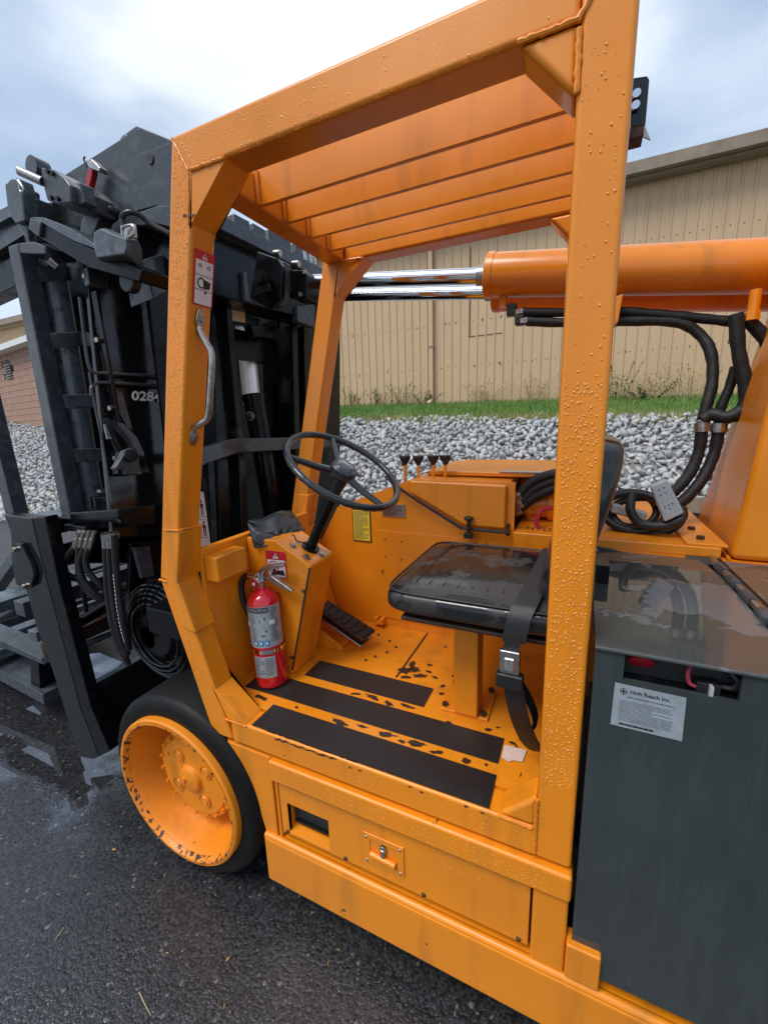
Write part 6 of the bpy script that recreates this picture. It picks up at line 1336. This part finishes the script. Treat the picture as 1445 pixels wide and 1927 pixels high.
mb = MB(); mb.box(-1.03, -.96, 1.07, 1.18, 1.15, 1.19); build('dash_pod', mb, M_RUB, T, bevel=.01)
# piece of paper on the floor
Q = [(-0.138,1.011,0.682),(-0.08,1.015,0.682),(-0.086,0.97,0.682),(-0.109,0.966,0.682),(-0.118,0.957,0.682),(-0.137,0.964,0.682)]
mb = MB(); mb.prism(Q, (0, 0, .0008)); pp = build('paper_scrap', mb, M_PINK, None, smooth=False); pp['label'] = 'torn pale pink scrap of paper on the floor beside the grip strips'; pp['category'] = 'paper'

# small debris on the asphalt
mb = MB(); M_LEAF = basic('dry_leaf_bits', (.42, .26, .07), .7, vary=.5, nscale=20)
r = random.Random(9)
for k in range(110):
    x, y = r.uniform(-3.5, .6), r.uniform(.05, 1.0); l = r.uniform(.002, .007); a = r.uniform(0, 6.28)
    ca, sa = math.cos(a)*l, math.sin(a)*l; z = .004
    mb.add([(x-ca, y-sa, z), (x+sa*.3, y-ca*.3, z+.001), (x+ca, y+sa, z+.002), (x-sa*.3, y+ca*.3, z+.001)], [(0, 1, 2, 3)])
db = build('leaf_bits', mb, M_LEAF, None, smooth=False, kind='stuff'); db['label'] = 'scattered bits of dry leaf and seed on the wet asphalt'; db['category'] = 'leaf litter'
def leaf(p, l, ang, label):
    mb = MB(); d = V((math.cos(ang), math.sin(ang), 0)); s_ = V((-d.y, d.x, 0)); p = V(p)
    mb.add([p-d*l, p-d*l*.3+s_*l*.35+V((0, 0, .003)), p+d*l*.4+s_*l*.3+V((0, 0, .002)), p+d*l, p+d*l*.4-s_*l*.3+V((0, 0, .003)), p-d*l*.3-s_*l*.3], [(0, 1, 2, 3, 4, 5)])
    o = build('fallen_leaf', mb, M_LEAF, None, smooth=False); o['label'] = label; o['category'] = 'leaf'; o['group'] = 'small leaves fallen on the asphalt'; return o
leaf((-0.856,0.633,0.003), .008, 1.2, 'small yellow leaf on the asphalt below the lower skirt'); leaf((-0.788,0.55,0.003), .007, 2.2, 'small orange leaf on the asphalt near the bottom edge')
leaf((-1.503,0.706,0.003), .009, .3, 'tan leaf on the asphalt at the edge of the puddle'); leaf((-0.578,0.744,0.003), .006, 1.9, 'tiny orange leaf under the edge of the truck')
mb = MB(); mb.tube([(-1.031,0.474,0.004),(-0.994,0.464,0.004),(-0.956,0.455,0.004)], .0012, 5); o = build('grass_stem', mb, M_DRY, None); o['label'] = 'thin dry grass stem lying on the asphalt near the bottom left'; o['category'] = 'grass stem'
mb = MB(); mb.tube([(-1.389,0.449,0.004),(-1.395,0.464,0.004),(-1.401,0.48,0.004)], .0010, 5); o = build('grass_stem', mb, M_DRY, None); o['label'] = 'short pale stem lying on the asphalt at the lower left'; o['category'] = 'grass stem'

# ---- rain drops standing on the painted steel
dv, df = [], []
def drop_shape():
    n = 8; vs = []
    for (h, r) in ((0, 1), (.28, .86), (.46, .5)): vs += [(r*math.cos(2*math.pi*k/n), r*math.sin(2*math.pi*k/n), h) for k in range(n)]
    vs.append((0, 0, .52)); fs = []
    for j in range(2):
        for k in range(n): fs.append((j*n+k, j*n+(k+1) % n, (j+1)*n+(k+1) % n, (j+1)*n+k))
    for k in range(n): fs.append((2*n+k, 2*n+(k+1) % n, 3*n))
    return np.array(vs), fs
DS, DF = drop_shape()
class Drops:
    def __init__(s): s.v = []; s.f = []; s.n = 0
    def quad(s, q, count_, rmin=.0010, rmax=.0030, dens=None, seed=0):
        count = int(count_*1.25); r = np.random.default_rng(seed); q = [V(p) for p in q]; nn = qn(q); x = (q[1]-q[0]).normalized(); y = nn.cross(x)
        for i in range(count):
            u, v = r.random(), r.random()
            if dens is not None and r.random() > dens(u, v): continue
            p = bilerp(q, u, v); R = .74*(rmin+(rmax-rmin)*r.random()**2.2); st_ = 1+.35*r.random()
            a = np.array(x)*R; b2 = np.array(y)*R*st_; c = np.array(nn)*R
            P = np.array(p)[None]+DS[:, 0:1]*a+DS[:, 1:2]*b2+DS[:, 2:3]*c
            s.v.append(P); s.f += [tuple(k+s.n for k in f) for f in DF]; s.n += len(DS)
    def build(s, name, parent):
        V_ = np.concatenate(s.v)-np.array(wroot(parent)); me = bpy.data.meshes.new(name); me.from_pydata(V_.tolist(), [], s.f); finish(me, True, M_WATER)
        o = bpy.data.objects.new(name, me); COL.objects.link(o); o.parent = parent; o['kind'] = 'stuff'; return o
D = Drops()
e0 = .0005
D.quad([(-.030, YN-e0, 2.10), (.028, YN-e0, 2.10), (.028, YN-e0, .80), (-.030, YN-e0, .80)], 2000, .0009, .0028, lambda u, v: 1.0 if v > .38 else .10, 1)
D.quad([(-.865, YN-e0, 2.18), (-.05, YN-e0, 2.18), (-.05, YN-e0, 2.12), (-.82, YN-e0, 2.12)], 900, .0008, .0026, lambda u, v: max(.05, 1-1.5*u), 2)
D.quad([(-.868, YN-e0, 2.17), (-.81, YN-e0, 2.17), (-1.07, YN-e0, 1.11), (-1.130, YN-e0, 1.11)], 1600, .0008, .0022, None, 3)
D.quad([(-1.06, .7948, 1.25), (-1.03, .7948, 1.25), (-1.06, .7948, 1.10), (-1.10, .7948, 1.10)], 160, .0008, .002, None, 4)
D.quad([(-1.10, .7948, 1.09), (-1.06, .7948, 1.09), (-1.02, .7948, .96), (-1.06, .7948, .96)], 160, .0008, .002, None, 14)
D.quad([(-1.13, YN-e0, 1.09), (-1.09, YN-e0, 1.09), (-.94, YN-e0, .64), (-.99, YN-e0, .64)], 260, .0008, .002, None, 5)
D.quad([(-.90, YN-e0, .668), (-.05, YN-e0, .668), (-.05, YN-e0, .608), (-.94, YN-e0, .608)], 420, .0008, .002, None, 6)
D.quad([(-.765, .7878, .584), (.03, .7878, .584), (.03, .7878, .530), (-.765, .7878, .530)], 520, .0008, .0022, None, 7)
D.quad([(-.74, .8058, .512), (-.06, .8058, .512), (-.06, .8058, .45), (-.74, .8058, .45)], 320, .0008, .0022, lambda u, v: 1 if not (.36 < u < .60) else 0, 8)
D.quad([(-.58, 1.4975, 1.31), (-.24, 1.4975, 1.31), (-.24, 1.4975, 1.17), (-.38, 1.4975, 1.17)], 240, .0010, .0022, None, 9)
D.quad([(-.755, 1.5150, 1.05), (-.32, 1.5150, 1.05), (-.32, 1.5150, .75), (-.755, 1.5150, .75)], 160, .0010, .002, None, 10)
D.quad([(-.72, .798, 2.1115), (-.15, .798, 2.1115), (-.15, .806, 2.1115), (-.72, .806, 2.1115)], 120, .0010, .003, None, 11)
for y in (.99, 1.10, 1.215, 1.328): D.quad([(-.79, y-.001, 2.110), (-.05, y-.001, 2.110), (-.05, y+.008, 2.110), (-.79, y+.008, 2.110)], 60, .0012, .0032, None, int(y*100))
D.build('rain_drops', T)
scene.render.engine = 'CYCLES'
